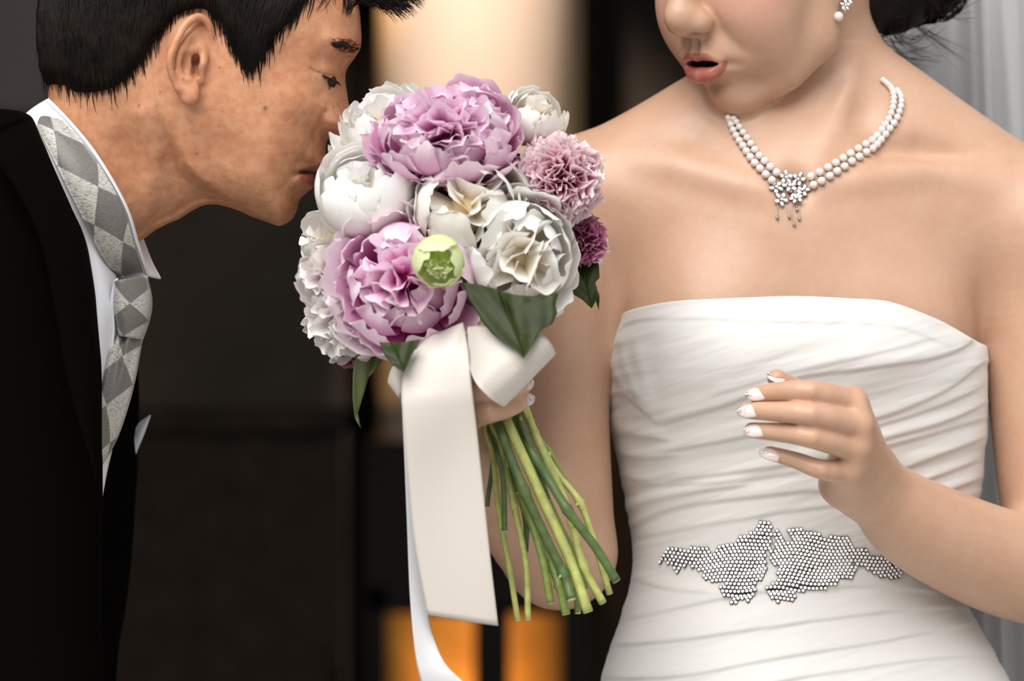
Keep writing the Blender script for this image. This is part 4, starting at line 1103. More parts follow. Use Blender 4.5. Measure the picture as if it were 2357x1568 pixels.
# fringe falling forward over the brow
for a, c, e, n, sp_ in [((790, -70), (850, -30), (900, 14), 120, 16), ((800, -80), (880, -30), (945, 22), 110, 14), ((790, -60), (830, -10), (862, 10), 70, 13), ((810, -80), (910, -40), (968, 8), 60, 12), ((800, -70), (872, -8), (925, 40), 40, 12)]:
    lock(a, c, e, n, sp_, GY - .005, .00055)
for a, c, e, n, sp_ in [((740, -60), (752, -10), (758, 10), 10, 14), ((790, -50), (800, 10), (795, 30), 22, 8), ((830, -40), (820, 5), (795, 28), 14, 5), ((700, -40), (690, 5), (668, 30), 12, 8), ((770, -40), (750, 8), (735, 22), 4, 8)]:
    for _ in range(n):
        j = rg.normal(size=2) * sp_; q = spline([(a[0] + j[0], a[1] + j[1]), (c[0] + j[0], c[1] + j[1] * .5), (e[0] + j[0] * .8, e[1] + rg.normal() * 8)], 6)
        paths.append([surf(min(x, 824), y, .0012) for x, y in q]); wds.append(rg.uniform(.00018, .00034))
v, f = ribbons(paths, np.array(wds), .00007, (0, -1, 0)); link('hair_strands', mesh_np('groom_strands', v, f), M_HAIR, hair_g)
# eyebrow, lashes
paths = []; wds = []
for k in range(300):
    t_ = rg.random(); x = 770 + 58 * t_; yb = 103 + 8 * t_ + rg.normal() * (7.5 * (.35 + .65 * math.sin(math.pi * min(1, .12 + t_ * .7))))
    d = np.array([-.75, -.35 + .5 * t_]) * rg.uniform(8, 15)
    q = [(x, yb), (x + d[0] * .5, yb + d[1] * .5 - .5), (x + d[0], yb + d[1])]
    if max(a for a, _ in q) > 829: continue
    paths.append([on_face(a, c, .0006) for a, c in q]); wds.append(rg.uniform(.00010, .00020))
M_BROW = simple_mat('dark_brow_hair', (.022, .014, .010), .7, spec=.1)
v, f = ribbons(paths, np.array(wds), .00004, (0, -1, 0)); link('eyebrow', mesh_np('eyebrow', v, f), M_BROW, groom)
paths = []; wds = []
for k in range(20):
    t_ = k / 19; x = 742 + 34 * t_; y = 172 + 14 * t_
    q = [(x, y), (x + 3 + 3 * t_, y + 7), (x + 5 + 6 * t_, y + 12 + 4 * math.sin(math.pi * t_))]
    paths.append([on_face(x, y, .0002)] + [P(a, c, on_face(x, y)[1] - .0006 - .0012 * i) for i, (a, c) in enumerate(q[1:])]); wds.append(.00022)
v, f = ribbons(paths, np.array(wds), .00006, (0, -1, 0)); link('eyelashes', mesh_np('eyelashes', v, f), M_HAIR, groom)
# ---- cloth strips: two edge curves (px, py, depth) -> a sheet with thickness
def sheet(name, ea, eb, mat, parent, n=60, m=14, bulge=0.0, thick=.0006, wave=None, uvscale=(1, 1)):
    a = spline(ea, n); c = spline(eb, n); V = []; uv = []
    for i in range(n):
        pa = P(*a[i]); pb = P(*c[i])
        for j in range(m):
            s_ = j / (m - 1); q = pa * (1 - s_) + pb * s_
            b_ = bulge(i / (n - 1), s_) if callable(bulge) else bulge * 4 * s_ * (1 - s_)
            q = q + np.array([0, -b_, 0])
            if wave: q = q + np.array(wave(i / (n - 1), s_))
            V.append(q); uv.append((i / (n - 1) * uvscale[0], s_ * uvscale[1]))
    V = np.array(V); F1 = grid_faces(n, m)
    gq = V.reshape(n, m, 3); N_ = norm(np.cross(np.gradient(gq, axis=0), np.gradient(gq, axis=1)).reshape(-1, 3))
    if N_[:, 1].mean() > 0: N_ = -N_; F1 = F1[:, ::-1]
    V2 = V - N_ * thick; k = n * m
    F = [tuple(q) for q in F1] + [tuple(k + q[::-1]) for q in F1]
    ring = [i * m for i in range(n)] + [(n - 1) * m + j for j in range(1, m)] + [i * m + m - 1 for i in range(n - 2, -1, -1)] + [j for j in range(m - 2, 0, -1)]
    for p, q in zip(ring, ring[1:] + ring[:1]): F.append((p, q, k + q, k + p))
    return link(name, mesh_np(name, np.vstack([V, V2]), F, uv=np.vstack([uv, uv])), mat, parent)
M_SHIRT = simple_mat('white_shirt_cotton', (.78, .79, .84), .75, sheen=.1)
M_SUIT = simple_mat('black_wool', (.0022, .0017, .0014), .95, spec=.02)
M_TIE, nt, bb = new_mat('silver_harlequin_silk')
uvn = nt.nodes.new('ShaderNodeTexCoord'); sepn = nt.nodes.new('ShaderNodeSeparateXYZ'); nt.links.new(uvn.outputs['UV'], sepn.inputs[0])
def mth(op, a, c=None):
    n_ = nt.nodes.new('ShaderNodeMath'); n_.operation = op
    for i, v in enumerate((a, c)):
        if v is None: continue
        if hasattr(v, 'is_output'): nt.links.new(v, n_.inputs[i])
        else: n_.inputs[i].default_value = v
    return n_.outputs[0]
ca = mth('ADD', sepn.outputs['X'], mth('MULTIPLY', sepn.outputs['Y'], .62)); cb = mth('SUBTRACT', sepn.outputs['X'], mth('MULTIPLY', sepn.outputs['Y'], 1.05))
fa = mth('GREATER_THAN', mth('FRACT', ca), .52); fb = mth('GREATER_THAN', mth('FRACT', mth('MULTIPLY', cb, .8)), .55)
mxr = mth('ABSOLUTE', mth('SUBTRACT', fa, fb))
wv_ = nt.nodes.new('ShaderNodeTexNoise'); wv_.inputs['Scale'].default_value = 900; tco = nt.nodes.new('ShaderNodeMapping'); tco.inputs['Scale'].default_value = (.35, 1, 1.6); tco.inputs['Rotation'].default_value = (0, .6, 0)
nt.links.new(uvn.outputs['Object'], tco.inputs[0]); nt.links.new(tco.outputs[0], wv_.inputs['Vector'])
lightc = ramp_node(nt, wv_.outputs['Fac'], [(.34, (.20, .19, .17)), (.52, (.50, .49, .45))]); darkc = ramp_node(nt, wv_.outputs['Fac'], [(.35, (.115, .105, .098)), (.6, (.165, .152, .142))])
nt.links.new(mix_node(nt, mxr, lightc.outputs[0], darkc.outputs[0]), bb.inputs['Base Color'])
bb.inputs['Roughness'].default_value = .42; bb.inputs['Sheen Weight'].default_value = .3; bump_node(nt, bb, wv_.outputs['Fac'], .25, .0004)
NB_ = lambda t, a: -(.066 * max(0.0, math.sin(math.pi * min(1, max(0, t)))) ** .6 + a)
def curve_y(pts, t0, t1, a):
    n = len(pts); return [(x, y, GY + NB_(t0 + (t1 - t0) * i / (n - 1), a)) for i, (x, y) in enumerate(pts)]
INN = [(100,240),(150,282),(205,347),(255,422),(288,490),(308,560),(330,628)]
OUT = [(72,262),(92,305),(125,372),(160,442),(195,512),(232,585),(266,642)]
shirt = sheet('shirt', curve_y([(112,226),(160,275),(214,340),(264,418),(299,488),(319,560),(343,634)], .10, .93, .004), curve_y([(58,262),(80,305),(114,372),(150,448),(185,520),(224,595),(262,655)], .10, .93, .012), M_SHIRT, groom, 70, 12, .004, .0012)
sheet('collar_edge', curve_y([(106,228),(156,276),(211,342),(261,419),(296,489),(316,560),(341,634)], .10, .93, .0095), curve_y([(113,231),(162,279),(216,346),(267,424),(301,492),(322,564),(346,638)], .10, .93, .002), M_SHIRT, shirt, 70, 6, .0006, .0012)
sheet('shirt_front', [(60,262,GY-.03),(90,320,GY-.068),(125,385,GY-.076),(170,480,GY-.076),(200,560,GY-.072),(212,650,GY-.070),(218,760,GY-.074),(222,880,GY-.072),(224,1000,GY-.072),(226,1200,GY-.074)],
      [(75,262,GY-.02),(110,320,GY-.055),(150,400,GY-.062),(200,490,GY-.060),(240,570,GY-.054),(272,650,GY-.050),(276,720,GY-.05),(270,800,GY-.048),(262,900,GY-.046),(258,1040,GY-.046)], M_SHIRT, shirt, 80, 12, .003, .001, wave=lambda t, s_: (0, -.0012 * math.sin(s_ * 7 + t * 9), 0))
sheet('placket', [(262,645,GY-.061),(252,700,GY-.0605),(256,770,GY-.058),(240,880,GY-.058)], [(272,640,GY-.062),(262,700,GY-.063),(264,765,GY-.060),(250,880,GY-.060)], M_SHIRT, shirt, 20, 6, .001, .0008)
sheet('collar_wing', [(330,548,GY+.012),(350,600,GY+.010),(371,641,GY+.004)], [(300,560,GY+.000),(318,610,GY-.006),(343,634,GY-.010)], M_SHIRT, shirt, 16, 8, .001, .0012)
tie = sheet('necktie', curve_y(INN, .08, .92, .0105), curve_y(OUT, .08, .92, .0175), M_TIE, groom, 80, 14, .0035, .0016, uvscale=(1.75, .62))
sheet('knot', [(262,648,GY-.060),(258,700,GY-.058),(266,740,GY-.056),(272,772,GY-.054)], [(340,634,GY-.045),(351,690,GY-.043),(346,735,GY-.044),(330,782,GY-.046)], M_TIE, tie, 24, 16, lambda t, s_: .016 * math.sqrt(max(0, 1 - (2 * s_ - 1) ** 2)) * (.75 + .25 * math.sin(math.pi * t)), .002, uvscale=(.9, .6))
sheet('blade', [(272,768,GY-.055),(252,810,GY-.06),(236,870,GY-.066),(226,930,GY-.070),(216,1000,GY-.074),(205,1090,GY-.078)], [(330,776,GY-.047),(322,820,GY-.05),(311,880,GY-.054),(292,950,GY-.058),(266,1020,GY-.062),(228,1085,GY-.066)], M_TIE, tie, 50, 18,
      lambda t, s_: .006 * math.sqrt(max(0, 1 - (2 * s_ - 1) ** 2)) + .0045 * math.exp(-((s_ - .50 - .1 * math.sin(5 * t)) / .10) ** 2) * math.exp(-(t / .45) ** 2) - .003 * math.exp(-((s_ - .34) / .08) ** 2) * math.exp(-(t / .35) ** 2), .0016, uvscale=(1.5, .62))
sheet('tail', [(262,700,GY-.052),(262,730,GY-.051),(258,760,GY-.050)], [(274,690,GY-.055),(272,725,GY-.055),(270,765,GY-.053)], M_TIE, tie, 10, 6, .001, .001, uvscale=(1, .4))
# ---- suit
def loft_rows(name, rows, mat, parent, seg=40, e=.8):
    """rows: (py, xleft, xright, ycentre, halfdepth)"""
    r = spline(rows, 90); V = []
    for py, xl, xr, yc, hd in r:
        k = (D + yc) / D / S; cx = ((xl + xr) / 2 - FW / 2) * k; a = (xr - xl) / 2 * k; z = ZC + (FH / 2 - py) * k
        for s in range(seg):
            t_ = 2 * math.pi * s / seg; c, s_ = math.cos(t_), math.sin(t_)
            V.append((cx + a * math.copysign(abs(c) ** e, c), yc + hd * math.copysign(abs(s_) ** e, s_), z))
    F = [tuple(q) for q in grid_faces(len(r), seg, wrap=True)] + [tuple(range(seg))[::-1], tuple((len(r) - 1) * seg + s for s in range(seg))]
    return link(name, mesh_np(name, V, F), mat, parent)
jy = GY - .085
jacket = loft_rows('jacket', [(256, -40, 40, jy + .02, .02), (264, -150, 66, jy + .01, .04), (290, -220, 80, jy, .05), (320, -260, 92, jy, .055), (400, -310, 128, jy, .062), (480, -330, 163, jy, .065), (570, -340, 195, jy, .066), (650, -345, 211, jy, .066), (720, -350, 219, jy, .066), (800, -350, 226, jy, .066), (880, -350, 230, jy, .066), (1140, -340, 232, jy, .066), (1400, -330, 230, jy, .066), (1568, -325, 236, jy, .066), (2000, -320, 240, jy, .068), (2300, -310, 236, jy, .068)], M_SUIT, groom)
fy = GY + .085
loft_rows('jacket_far_side', [(560, -120, 180, fy, .05), (680, -200, 270, fy, .07), (760, -240, 300, fy, .08), (870, -260, 314, fy, .085), (1000, -270, 314, fy, .085), (1100, -270, 311, fy, .085), (1180, -270, 305, fy, .085), (1290, -270, 298, fy, .085), (1400, -270, 285, fy, .085), (1568, -270, 262, fy, .085), (2000, -280, 250, fy, .085), (2300, -280, 245, fy, .085)], M_SUIT, jacket)
sheet('lapel', [(64,270,jy-.028),(90,320,jy-.044),(126,400,jy-.052),(161,480,jy-.056),(193,570,jy-.056),(209,650,jy-.056),(217,720,jy-.056),(224,800,jy-.056),(228,900,jy-.056),(229,1100,jy-.057)],
      [(0,300,jy-.060),(-10,360,jy-.070),(40,440,jy-.072),(80,520,jy-.072),(105,600,jy-.072),(120,680,jy-.072),(135,760,jy-.072),(150,850,jy-.072),(175,950,jy-.070),(222,1100,jy-.062)], M_SUIT, jacket, 60, 10, .004, .0016)
sheet('pocket_square', [(347,956,GY+.075),(332,1000,GY+.075),(313,1046,GY+.072)], [(345,955,GY+.078),(322,972,GY+.080),(309,992,GY+.082)], M_SHIRT, groom, 14, 8, .002, .0008)
for sx, nm in ((-1, 0), (1, 1)):
    x0 = 10 + sx * 95; yy = jy + .06 + .07 * nm
    loft_rows('trouser_leg', [(2150, x0 - 150, x0 + 150, yy, .085), (2600, x0 - 135, x0 + 135, yy, .085), (3400, x0 - 110, x0 + 110, yy, .07), (4520, x0 - 100, x0 + 100, yy, .06)], M_SUIT, groom, 24)
    loft_rows('shoe', [(4500, x0 - 110, x0 + 180, yy - .01, .045), (4560, x0 - 120, x0 + 260, yy - .01, .05), (4650, x0 - 125, x0 + 330, yy - .01, .055), (4656, x0 - 125, x0 + 330, yy - .01, .055)], simple_mat('black_leather', (.01, .01, .01), .25), groom, 24)
# ================================================================== the bouquet: one tied thing of peonies, leaves, stems and ribbon
BQ = P(1045, 500, -.075)
bouquet = empty('bouquet', BQ); tag(bouquet, 'round bouquet of pink and white peonies tied with cream satin ribbon', 'bouquet')
def child(name, V, F, mat, parent, uv=None, smooth=True, label=None, kind=None):
    o = link(name, mesh_np(name, V, F, smooth=smooth, uv=uv), mat, parent)
    if label: o['label'] = label
    if kind: o['kind'] = kind
    return o
def petal_mat(name, stops, rough=.55, trans=.30, vary=.06):
    """colour runs from the claw (UV v=0) to the rim (v=1) of each petal"""
    m, nt, b = new_mat(name)
    uvn = nt.nodes.new('ShaderNodeTexCoord'); sp_ = nt.nodes.new('ShaderNodeSeparateXYZ'); nt.links.new(uvn.outputs['UV'], sp_.inputs[0])
    nz = noise_node(nt, 90, 3)
    ad = nt.nodes.new('ShaderNodeMath'); ad.operation = 'MULTIPLY_ADD'; nt.links.new(nz.outputs['Fac'], ad.inputs[0]); ad.inputs[1].default_value = .30; nt.links.new(sp_.outputs['Y'], ad.inputs[2])
    sb = nt.nodes.new('ShaderNodeMath'); sb.operation = 'SUBTRACT'; nt.links.new(ad.outputs[0], sb.inputs[0]); sb.inputs[1].default_value = .15
    r = ramp_node(nt, sb.outputs[0], stops)
    mp = nt.nodes.new('ShaderNodeMapping'); mp.inputs['Scale'].default_value = (55, 3, 1); nt.links.new(uvn.outputs['UV'], mp.inputs[0])
    n2 = nt.nodes.new('ShaderNodeTexNoise'); n2.inputs['Scale'].default_value = 1.0; n2.inputs['Detail'].default_value = 2; nt.links.new(mp.outputs[0], n2.inputs['Vector'])
    r2 = ramp_node(nt, n2.outputs['Fac'], [(.3, (1 - vary,) * 3), (.7, (1, 1, 1))])
    c = mix_node(nt, 1.0, r.outputs[0], r2.outputs[0], 'MULTIPLY')
    nt.links.new(c, b.inputs['Base Color']); b.inputs['Roughness'].default_value = rough; b.inputs['Specular IOR Level'].default_value = .25; b.inputs['Sheen Weight'].default_value = .15
    out = [n for n in nt.nodes if n.type == 'OUTPUT_MATERIAL'][0]
    tl = nt.nodes.new('ShaderNodeBsdfTranslucent'); nt.links.new(c, tl.inputs['Color'])
    mx = nt.nodes.new('ShaderNodeMixShader'); mx.inputs[0].default_value = trans
    nt.links.new(b.outputs[0], mx.inputs[1]); nt.links.new(tl.outputs[0], mx.inputs[2]); nt.links.new(mx.outputs[0], out.inputs['Surface'])
    bump_node(nt, b, n2.outputs['Fac'], .15, .0006); return m
PM = {
 'pink': petal_mat('pink_peony_petal', [(.06, (.46, .008, .22)), (.28, (.76, .14, .48)), (.50, (.90, .45, .72)), (.78, (.95, .68, .85)), (1.0, (.97, .84, .92))]),
 'palepink': petal_mat('pale_pink_petal', [(.06, (.72, .10, .42)), (.28, (.88, .45, .70)), (.55, (.95, .76, .88)), (.90, (.97, .89, .94))]),
 'white': petal_mat('white_peony_petal', [(.05, (.94, .86, .64)), (.35, (.97, .94, .88)), (.95, (.975, .975, .97))]),
 'cream': petal_mat('cream_peony_petal', [(.05, (.92, .74, .42)), (.35, (.93, .85, .70)), (.7, (.96, .92, .86)), (.95, (.97, .96, .93))]),
 'blush': petal_mat('blush_peony_petal', [(.02, (.42, .02, .10)), (.15, (.80, .52, .56)), (.42, (.90, .82, .82)), (.95, (.93, .90, .89))]),
 'carn': petal_mat('pink_carnation_petal', [(.05, (.22, .008, .05)), (.42, (.56, .11, .25)), (.70, (.84, .46, .58)), (.97, (.97, .87, .88))]),
 'magenta': petal_mat('magenta_carnation_petal', [(.05, (.12, .005, .03)), (.45, (.33, .05, .15)), (.97, (.56, .22, .36))]),
 'green': petal_mat('pale_green_petal', [(.05, (.42, .58, .10)), (.45, (.70, .80, .36)), (.97, (.84, .88, .56))]),
}
def frame(A):
    A = norm(A); u = norm(np.cross(A, [0, 0, 1.0]) if abs(A[2]) < .95 else np.cross(A, [1.0, 0, 0])); return u, np.cross(A, u), A
rb = np.random.default_rng(5)
def petal(C, A, alpha, rho, th0, th1, hw, curl=.0, ruffle=.0, tipw=.75, notch=.0, squash=1.0, nu=11, nv=13, wob=.05, seed=0, vs=1.0):
    """a cupped petal on a shell of radius rho round centre C; th polar angle from the axis: claw th0 -> rim th1"""
    u, v, a = frame(A); t = np.linspace(0, 1, nu)[:, None] * np.ones((1, nv)); s = np.linspace(-1, 1, nv)[None, :] * np.ones((nu, 1))
    ph = seed * 1.7
    tip = .09 * (1 - np.sqrt(np.clip(1 - np.abs(s) ** 3.0 * .96, 0, 1)))                         # rounded rim
    lobes = .018 * np.sin(s * 4.4 + ph * 3) + .010 * np.sin(s * 9.0 + ph)
    tt = t * (1 - tip * 2.4 * t ** 3) + t ** 4 * (lobes - notch * .55 * np.exp(-((s - .25 * math.sin(ph)) / .14) ** 2))
    prof = np.sin(np.pi * np.clip(.10 + .60 * t ** .9, 0, 1)) ** .7 * (1 - .22 * t ** 5)
    rf = ruffle * t ** 2 * (np.sin(s * 4.2 + ph) * .55 + np.sin(s * 8.5 + ph * 2.3) * .35 * t ** 2)
    th = th0 + (th1 - th0) * tt
    rr = rho * (1 + curl * t ** 2.5 + rf + wob * np.sin(3 * t + ph)) * (1 - .10 * s ** 2 * (1 - t))
    al = alpha + s * hw * prof / np.maximum(np.sin(np.clip(th, .25, math.pi - .25)), .35) * .8
    d = np.sin(th)[..., None] * (np.cos(al)[..., None] * u + np.sin(al)[..., None] * v) + np.cos(th)[..., None] * a * squash
    V = rr[..., None] * d; V[..., 2] *= vs
    return (C + V).reshape(-1, 3), grid_faces(nu, nv), np.stack([(s * .5 + .5).ravel(), t.ravel()], 1)
def small_ruffles(C, A, R, n, mat, parent, name='inner_petals', r0=.25, r1=1.0, wid=.30, span=1.1, frill=.25, nv=9, nu=6, up=.5, vs=1.0):
    """joined frilly little petals that fill the heart of a flower"""
    u, v, a = frame(A); VV = []; FF = []; UV = []; o = 0
    for k in range(n):
        ph = k * 2.39996; q = math.sqrt((k + .5) / n) * span; dr = norm(math.sin(q) * (math.cos(ph) * u + math.sin(ph) * v) + math.cos(q) * a)
        tan = norm(np.cross(dr, norm(rb.normal(size=3)))); bn = np.cross(dr, tan); L_ = R * (r1 * rb.uniform(.86, 1.06)); w_ = R * wid * rb.uniform(.7, 1.3); sd_ = rb.uniform(0, 9)
        t = np.linspace(0, 1, nu)[:, None] * np.ones((1, nv)); s = np.linspace(-1, 1, nv)[None, :] * np.ones((nu, 1))
        ln = R * r0 + (L_ - R * r0) * t * (1 - .34 * np.abs(s) ** 3 * t) + R * .035 * t ** 2 * np.sin(s * 5 + sd_)
        side = w_ * s * (.25 + .75 * t ** .8)
        nrm = R * frill * t ** 1.5 * (np.sin(s * 3.2 + sd_) * .6 + .25 * np.sin(s * 7 + sd_ * 2)) * .5 - R * .10 * t * s ** 2 + R * .12 * t ** 2 * (rb.random() - .3)
        V = dr * ln[..., None] + tan * side[..., None] + bn * nrm[..., None]; V[..., 2] *= vs; V = V + C
        VV.append(V.reshape(-1, 3)); FF.append(grid_faces(nu, nv, off=o)); UV.append(np.stack([(s * .5 + .5).ravel(), t.ravel()], 1)); o += nu * nv
    return child(name, np.vstack(VV), np.vstack(FF), mat, parent, uv=np.vstack(UV), kind='stuff')
def heart(name, C, A, r, mat, label):
    v, f = ico(1.0, 2); o = child(name, C + v * r, f, mat, bouquet, uv=np.zeros((len(v), 2)), label=label); return o
R_ = math.radians
def peony(label, px, py, y, R, A, mat, layers, inner=(40, .62, 1.0), name='peony', core=.35, squash=1.0, inner_mat=None, iw=.30, frill=.25, vs=1.0, outer_mat=None, n_outer=0):
    C = P(px, py, y); A = norm(A); o = heart(name, C - A * R * .15, A, R * core, PM[mat], label); sd_ = px * .1; cnt = 0
    for li, (n, rho, th1, hw, curl, ruf, tw, nt_) in enumerate(layers):
        pm_ = PM[outer_mat] if li < n_outer else PM[mat]; a0 = rb.uniform(0, 6.28)
        for k in range(n):
            al = a0 + 2 * math.pi * k / n + rb.normal() * .10; sd_ += 1.13
            V, F, uv = petal(C, A, al, R * rho * rb.uniform(.95, 1.04), R_(152), R_(th1 + rb.normal() * 6), R_(hw) * rb.uniform(.88, 1.12), curl + rb.normal() * .03, ruf, tw, nt_ * (rb.random() > .4), squash, seed=sd_, vs=vs)
            child('petal', V, F, pm_, o, uv=uv); cnt += 1
    if inner: small_ruffles(C - A * R * .12, A, R * inner[1], inner[0], PM[inner_mat or mat], o, wid=iw, span=inner[2], frill=frill, vs=vs)
    return cnt
NP = 0
#            n  rho  th1 hw curl ruffle tip notch
NP += peony('large pink peony at the top of the bouquet', 1030, 305, -.128, .0550, (-.05, -.86, .50), 'pink',
      [(10, 1.02, 98, 27, .03, .03, .8, .06), (9, .96, 82, 29, .01, .05, .8, .08), (8, .90, 66, 29, .0, .07, .8, .1), (8, .80, 52, 28, .0, .09, .8, .1), (6, .66, 38, 30, .02, .10, .8, .1)], (64, .86, 1.15), squash=.86, iw=.24, vs=.76)
NP += peony('wide open pink peony low on the bouquet with pale rims', 932, 645, -.140, .0535, (-.10, -.97, .12), 'pink',
      [(10, 1.03, 98, 27, .08, .03, .85, .08), (9, .97, 82, 29, .05, .05, .85, .08), (8, .88, 64, 31, .02, .06, .85, .1), (7, .75, 48, 31, .0, .08, .8, .1), (5, .58, 32, 32, .0, .10, .8, .1)], (36, .80, 1.0), squash=.80, iw=.27, outer_mat='palepink', n_outer=2)
NP += peony('smooth white cupped peony nearest the groom\'s lips', 834, 438, -.116, .0355, (-.10, -.74, .66), 'white',
      [(5, 1.0, 66, 62, -.04, .012, .9, .02), (5, .93, 56, 58, -.05, .015, .9, .02), (4, .82, 44, 56, -.04, .03, .9, .04), (3, .66, 30, 60, .0, .05, .9, .05)], (10, .72, .8), iw=.50, frill=.35)
NP += peony('white frilled peony at the upper left behind the top pink one', 882, 280, -.078, .0350, (-.42, -.50, .75), 'white',
      [(8, 1.0, 84, 33, .10, .03, .85, .10), (7, .88, 60, 36, .05, .05, .85, .10), (4, .70, 40, 40, .0, .05, .85, .1)], (12, .76, .9), iw=.42)
NP += peony('small ivory ranunculus at the upper right', 1232, 266, -.088, .0235, (.30, -.65, .70), 'cream',
      [(6, 1.0, 66, 48, .0, .03, .9, .05), (6, .86, 52, 46, .0, .05, .9, .05), (4, .70, 36, 46, .0, .06, .9, .05)], (12, .72, .9), name='ranunculus', iw=.40)
NP += peony('cream white peony in the middle of the bouquet', 1078, 480, -.138, .0435, (-.08, -.95, .30), 'cream',
      [(7, 1.0, 78, 42, .03, .02, .85, .06), (6, .92, 64, 46, .0, .03, .85, .06), (5, .82, 50, 46, .0, .04, .85, .06), (4, .70, 36, 48, .0, .05, .85, .06)], (14, .84, 1.0), iw=.40, frill=.14)
NP += peony('big white peony low at the right with creamy heart', 1196, 588, -.140, .0445, (.16, -.98, -.05), 'white',
      [(10, 1.02, 96, 31, .05, .02, .85, .06), (9, .94, 78, 33, .03, .03, .85, .07), (8, .83, 60, 33, .0, .04, .85, .07), (6, .68, 42, 36, .0, .05, .85, .07)], (18, .84, 1.0), inner_mat='cream', iw=.42, frill=.14)
NP += peony('blush white peony at the left edge with crimson flecks', 757, 635, -.108, .0265, (-.50, -.83, .15), 'blush',
      [(7, 1.0, 78, 38, .05, .04, .85, .08), (6, .86, 56, 40, .02, .06, .85, .08)], (22, .90, 1.1), iw=.38)
NP += peony('blush peony with narrow pointed petals at the lower left', 790, 735, -.105, .0335, (-.58, -.70, -.30), 'blush',
      [(12, 1.06, 98, 19, .12, .05, .95, .08), (11, .96, 78, 20, .10, .06, .95, .08)], (46, .92, 1.2), iw=.26)
NP += peony('half hidden white peony at the far left edge', 735, 560, -.082, .0225, (-.70, -.65, .1), 'white', [(6, 1.0, 86, 44, .06, .02, .85, .06)], (8, .8, 1.0), iw=.45)
NP += peony('white petals tucked under the groom\'s nose', 800, 352, -.060, .0210, (-.8, -.35, .3), 'white', [(6, 1.0, 70, 44, .05, .03, .85, .06)], (8, .8, 1.0), iw=.4)
NP += peony('white petals at the far right edge', 1378, 568, -.078, .0125, (.9, -.4, 0), 'white', [(5, 1.0, 84, 50, .1, .04, .85, .06)], (6, .8, 1.0), iw=.4)
# green lisianthus bud
C = P(1012, 602, -.188); kb = heart('lisianthus_bud', C, (0, -1, 0), .010, PM['green'], 'pale green half open bud in front')
for k in range(7):
    V, F, uv = petal(C, norm((-.05, -.85, -.45)), k * 2.4, .0185 - .0012 * (k > 3), R_(150), R_(48 if k < 4 else 38), R_(58), .0, .03, .9, .05, seed=k * 1.3 + .4); child('petal', V, F, PM['green'], kb, uv=uv); NP += 1
small_ruffles(C, norm((-.05, -.85, -.45)), .0135, 16, PM['green'], kb, wid=.3, span=.8)
# carnations: tight frilled balls
def carnation(label, px, py, y, R, A, mat, n_big, n_small):
    global NP
    C = P(px, py, y); o = heart('carnation', C, A, R * .55, PM[mat], label); u, v, a = frame(A)
    for k in range(n_big):
        al = k * 2 * math.pi / n_big; th1 = 96 + 8 * rb.random()
        V, F, uv = petal(C - a * R * .2, A, al, R * rb.uniform(.88, 1.03), R_(120), R_(th1 - 16), R_(24), .10, .16, .7, .08, nv=13, seed=k * .7); child('petal', V, F, PM[mat], o, uv=uv); NP += 1
    small_ruffles(C, A, R, n_small, PM[mat], o, wid=.17, span=1.75, frill=.34, nv=11, r0=.45)
carnation('pale pink frilled carnation at the right side', 1287, 415, -.112, .0325, (.42, -.86, .18), 'carn', 14, 230)
carnation('deep magenta carnation under the pale one', 1343, 552, -.098, .0185, (.6, -.78, -.1), 'magenta', 8, 100)
carnation('deep pink carnation peeping out at the lower left', 806, 818, -.082, .0105, (-.3, -.7, -.6), 'magenta', 4, 40)
print('petals', NP)
# dark leafy filling between the flower heads
M_LEAF, nt, bb = new_mat('dark_green_leaf')
nz = noise_node(nt, 70, 3); r_ = ramp_node(nt, nz.outputs['Fac'], [(.3, (.011, .019, .0015)), (.7, (.024, .036, .003))]); nt.links.new(r_.outputs[0], bb.inputs['Base Color']); bb.inputs['Roughness'].default_value = .5; bb.inputs['Specular IOR Level'].default_value = .25
v, f = ico(1.0, 3); vv_ = v * np.array([.072, .050, .066]); vv_ *= (1 + .06 * np.sin(v[:, :1] * 17) * np.sin(v[:, 2:] * 15)); child('foliage_core', P(1040, 520, -.072) + vv_, f, M_LEAF, bouquet)
M_OLIVE = simple_mat('olive_leaf', (.085, .105, .030), .45, var=.2, scale=60)
def leaf(poly, y, mat, vein, label, tilt=(0, 0), cup=.006):
    poly = np.array(poly, float); q = np.vstack([poly, poly[:1]]); n = 72; sl = np.r_[0, np.cumsum(np.linalg.norm(np.diff(q, axis=0), axis=1))]
    tt = np.linspace(0, sl[-1], n + 1)[:-1]; ring = np.stack([np.interp(tt, sl, q[:, 0]), np.interp(tt, sl, q[:, 1])], 1); c = np.array(vein, float); V = []; rings = 7
    ax = c[-1] - c[0]; La = np.linalg.norm(ax); ax = ax / La
    for r in range(rings + 1):
        k = 1 - r / rings
        for p in ring:
            w_ = np.clip((p - c[0]) @ ax / La, .03, .97); mid = c[0] + ax * La * w_; xy = mid + (p - mid) * k
            off = abs((xy - c[0]) @ np.array([-ax[1], ax[0]])); lat = off / S
            al_ = ((xy - c[0]) @ ax) / La
            yy = y - cup * (lat / .02) ** .8 * .6 + tilt[0] * al_ + tilt[1] * al_ * al_ + .0008 * math.sin(off / 7.0 + al_ * 9)
            V.append(P(xy[0], xy[1], yy))
    F = [tuple(g) for g in grid_faces(rings + 1, n, wrap=True)]
    o = child('leaf', V, F, mat, bouquet, label=label); V = np.array(V)
    sol = o.modifiers.new('thickness', 'SOLIDIFY'); sol.thickness = .0005
    vs_ = [P(*(c[0] + ax * La * k), y + tilt[0] * k + tilt[1] * k * k - .0008) for k in np.linspace(.0, .96, 8)]
    a_, b_ = tube(vs_, np.linspace(.0007, .0002, 8), 5); child('vein', a_, b_, mat, o)
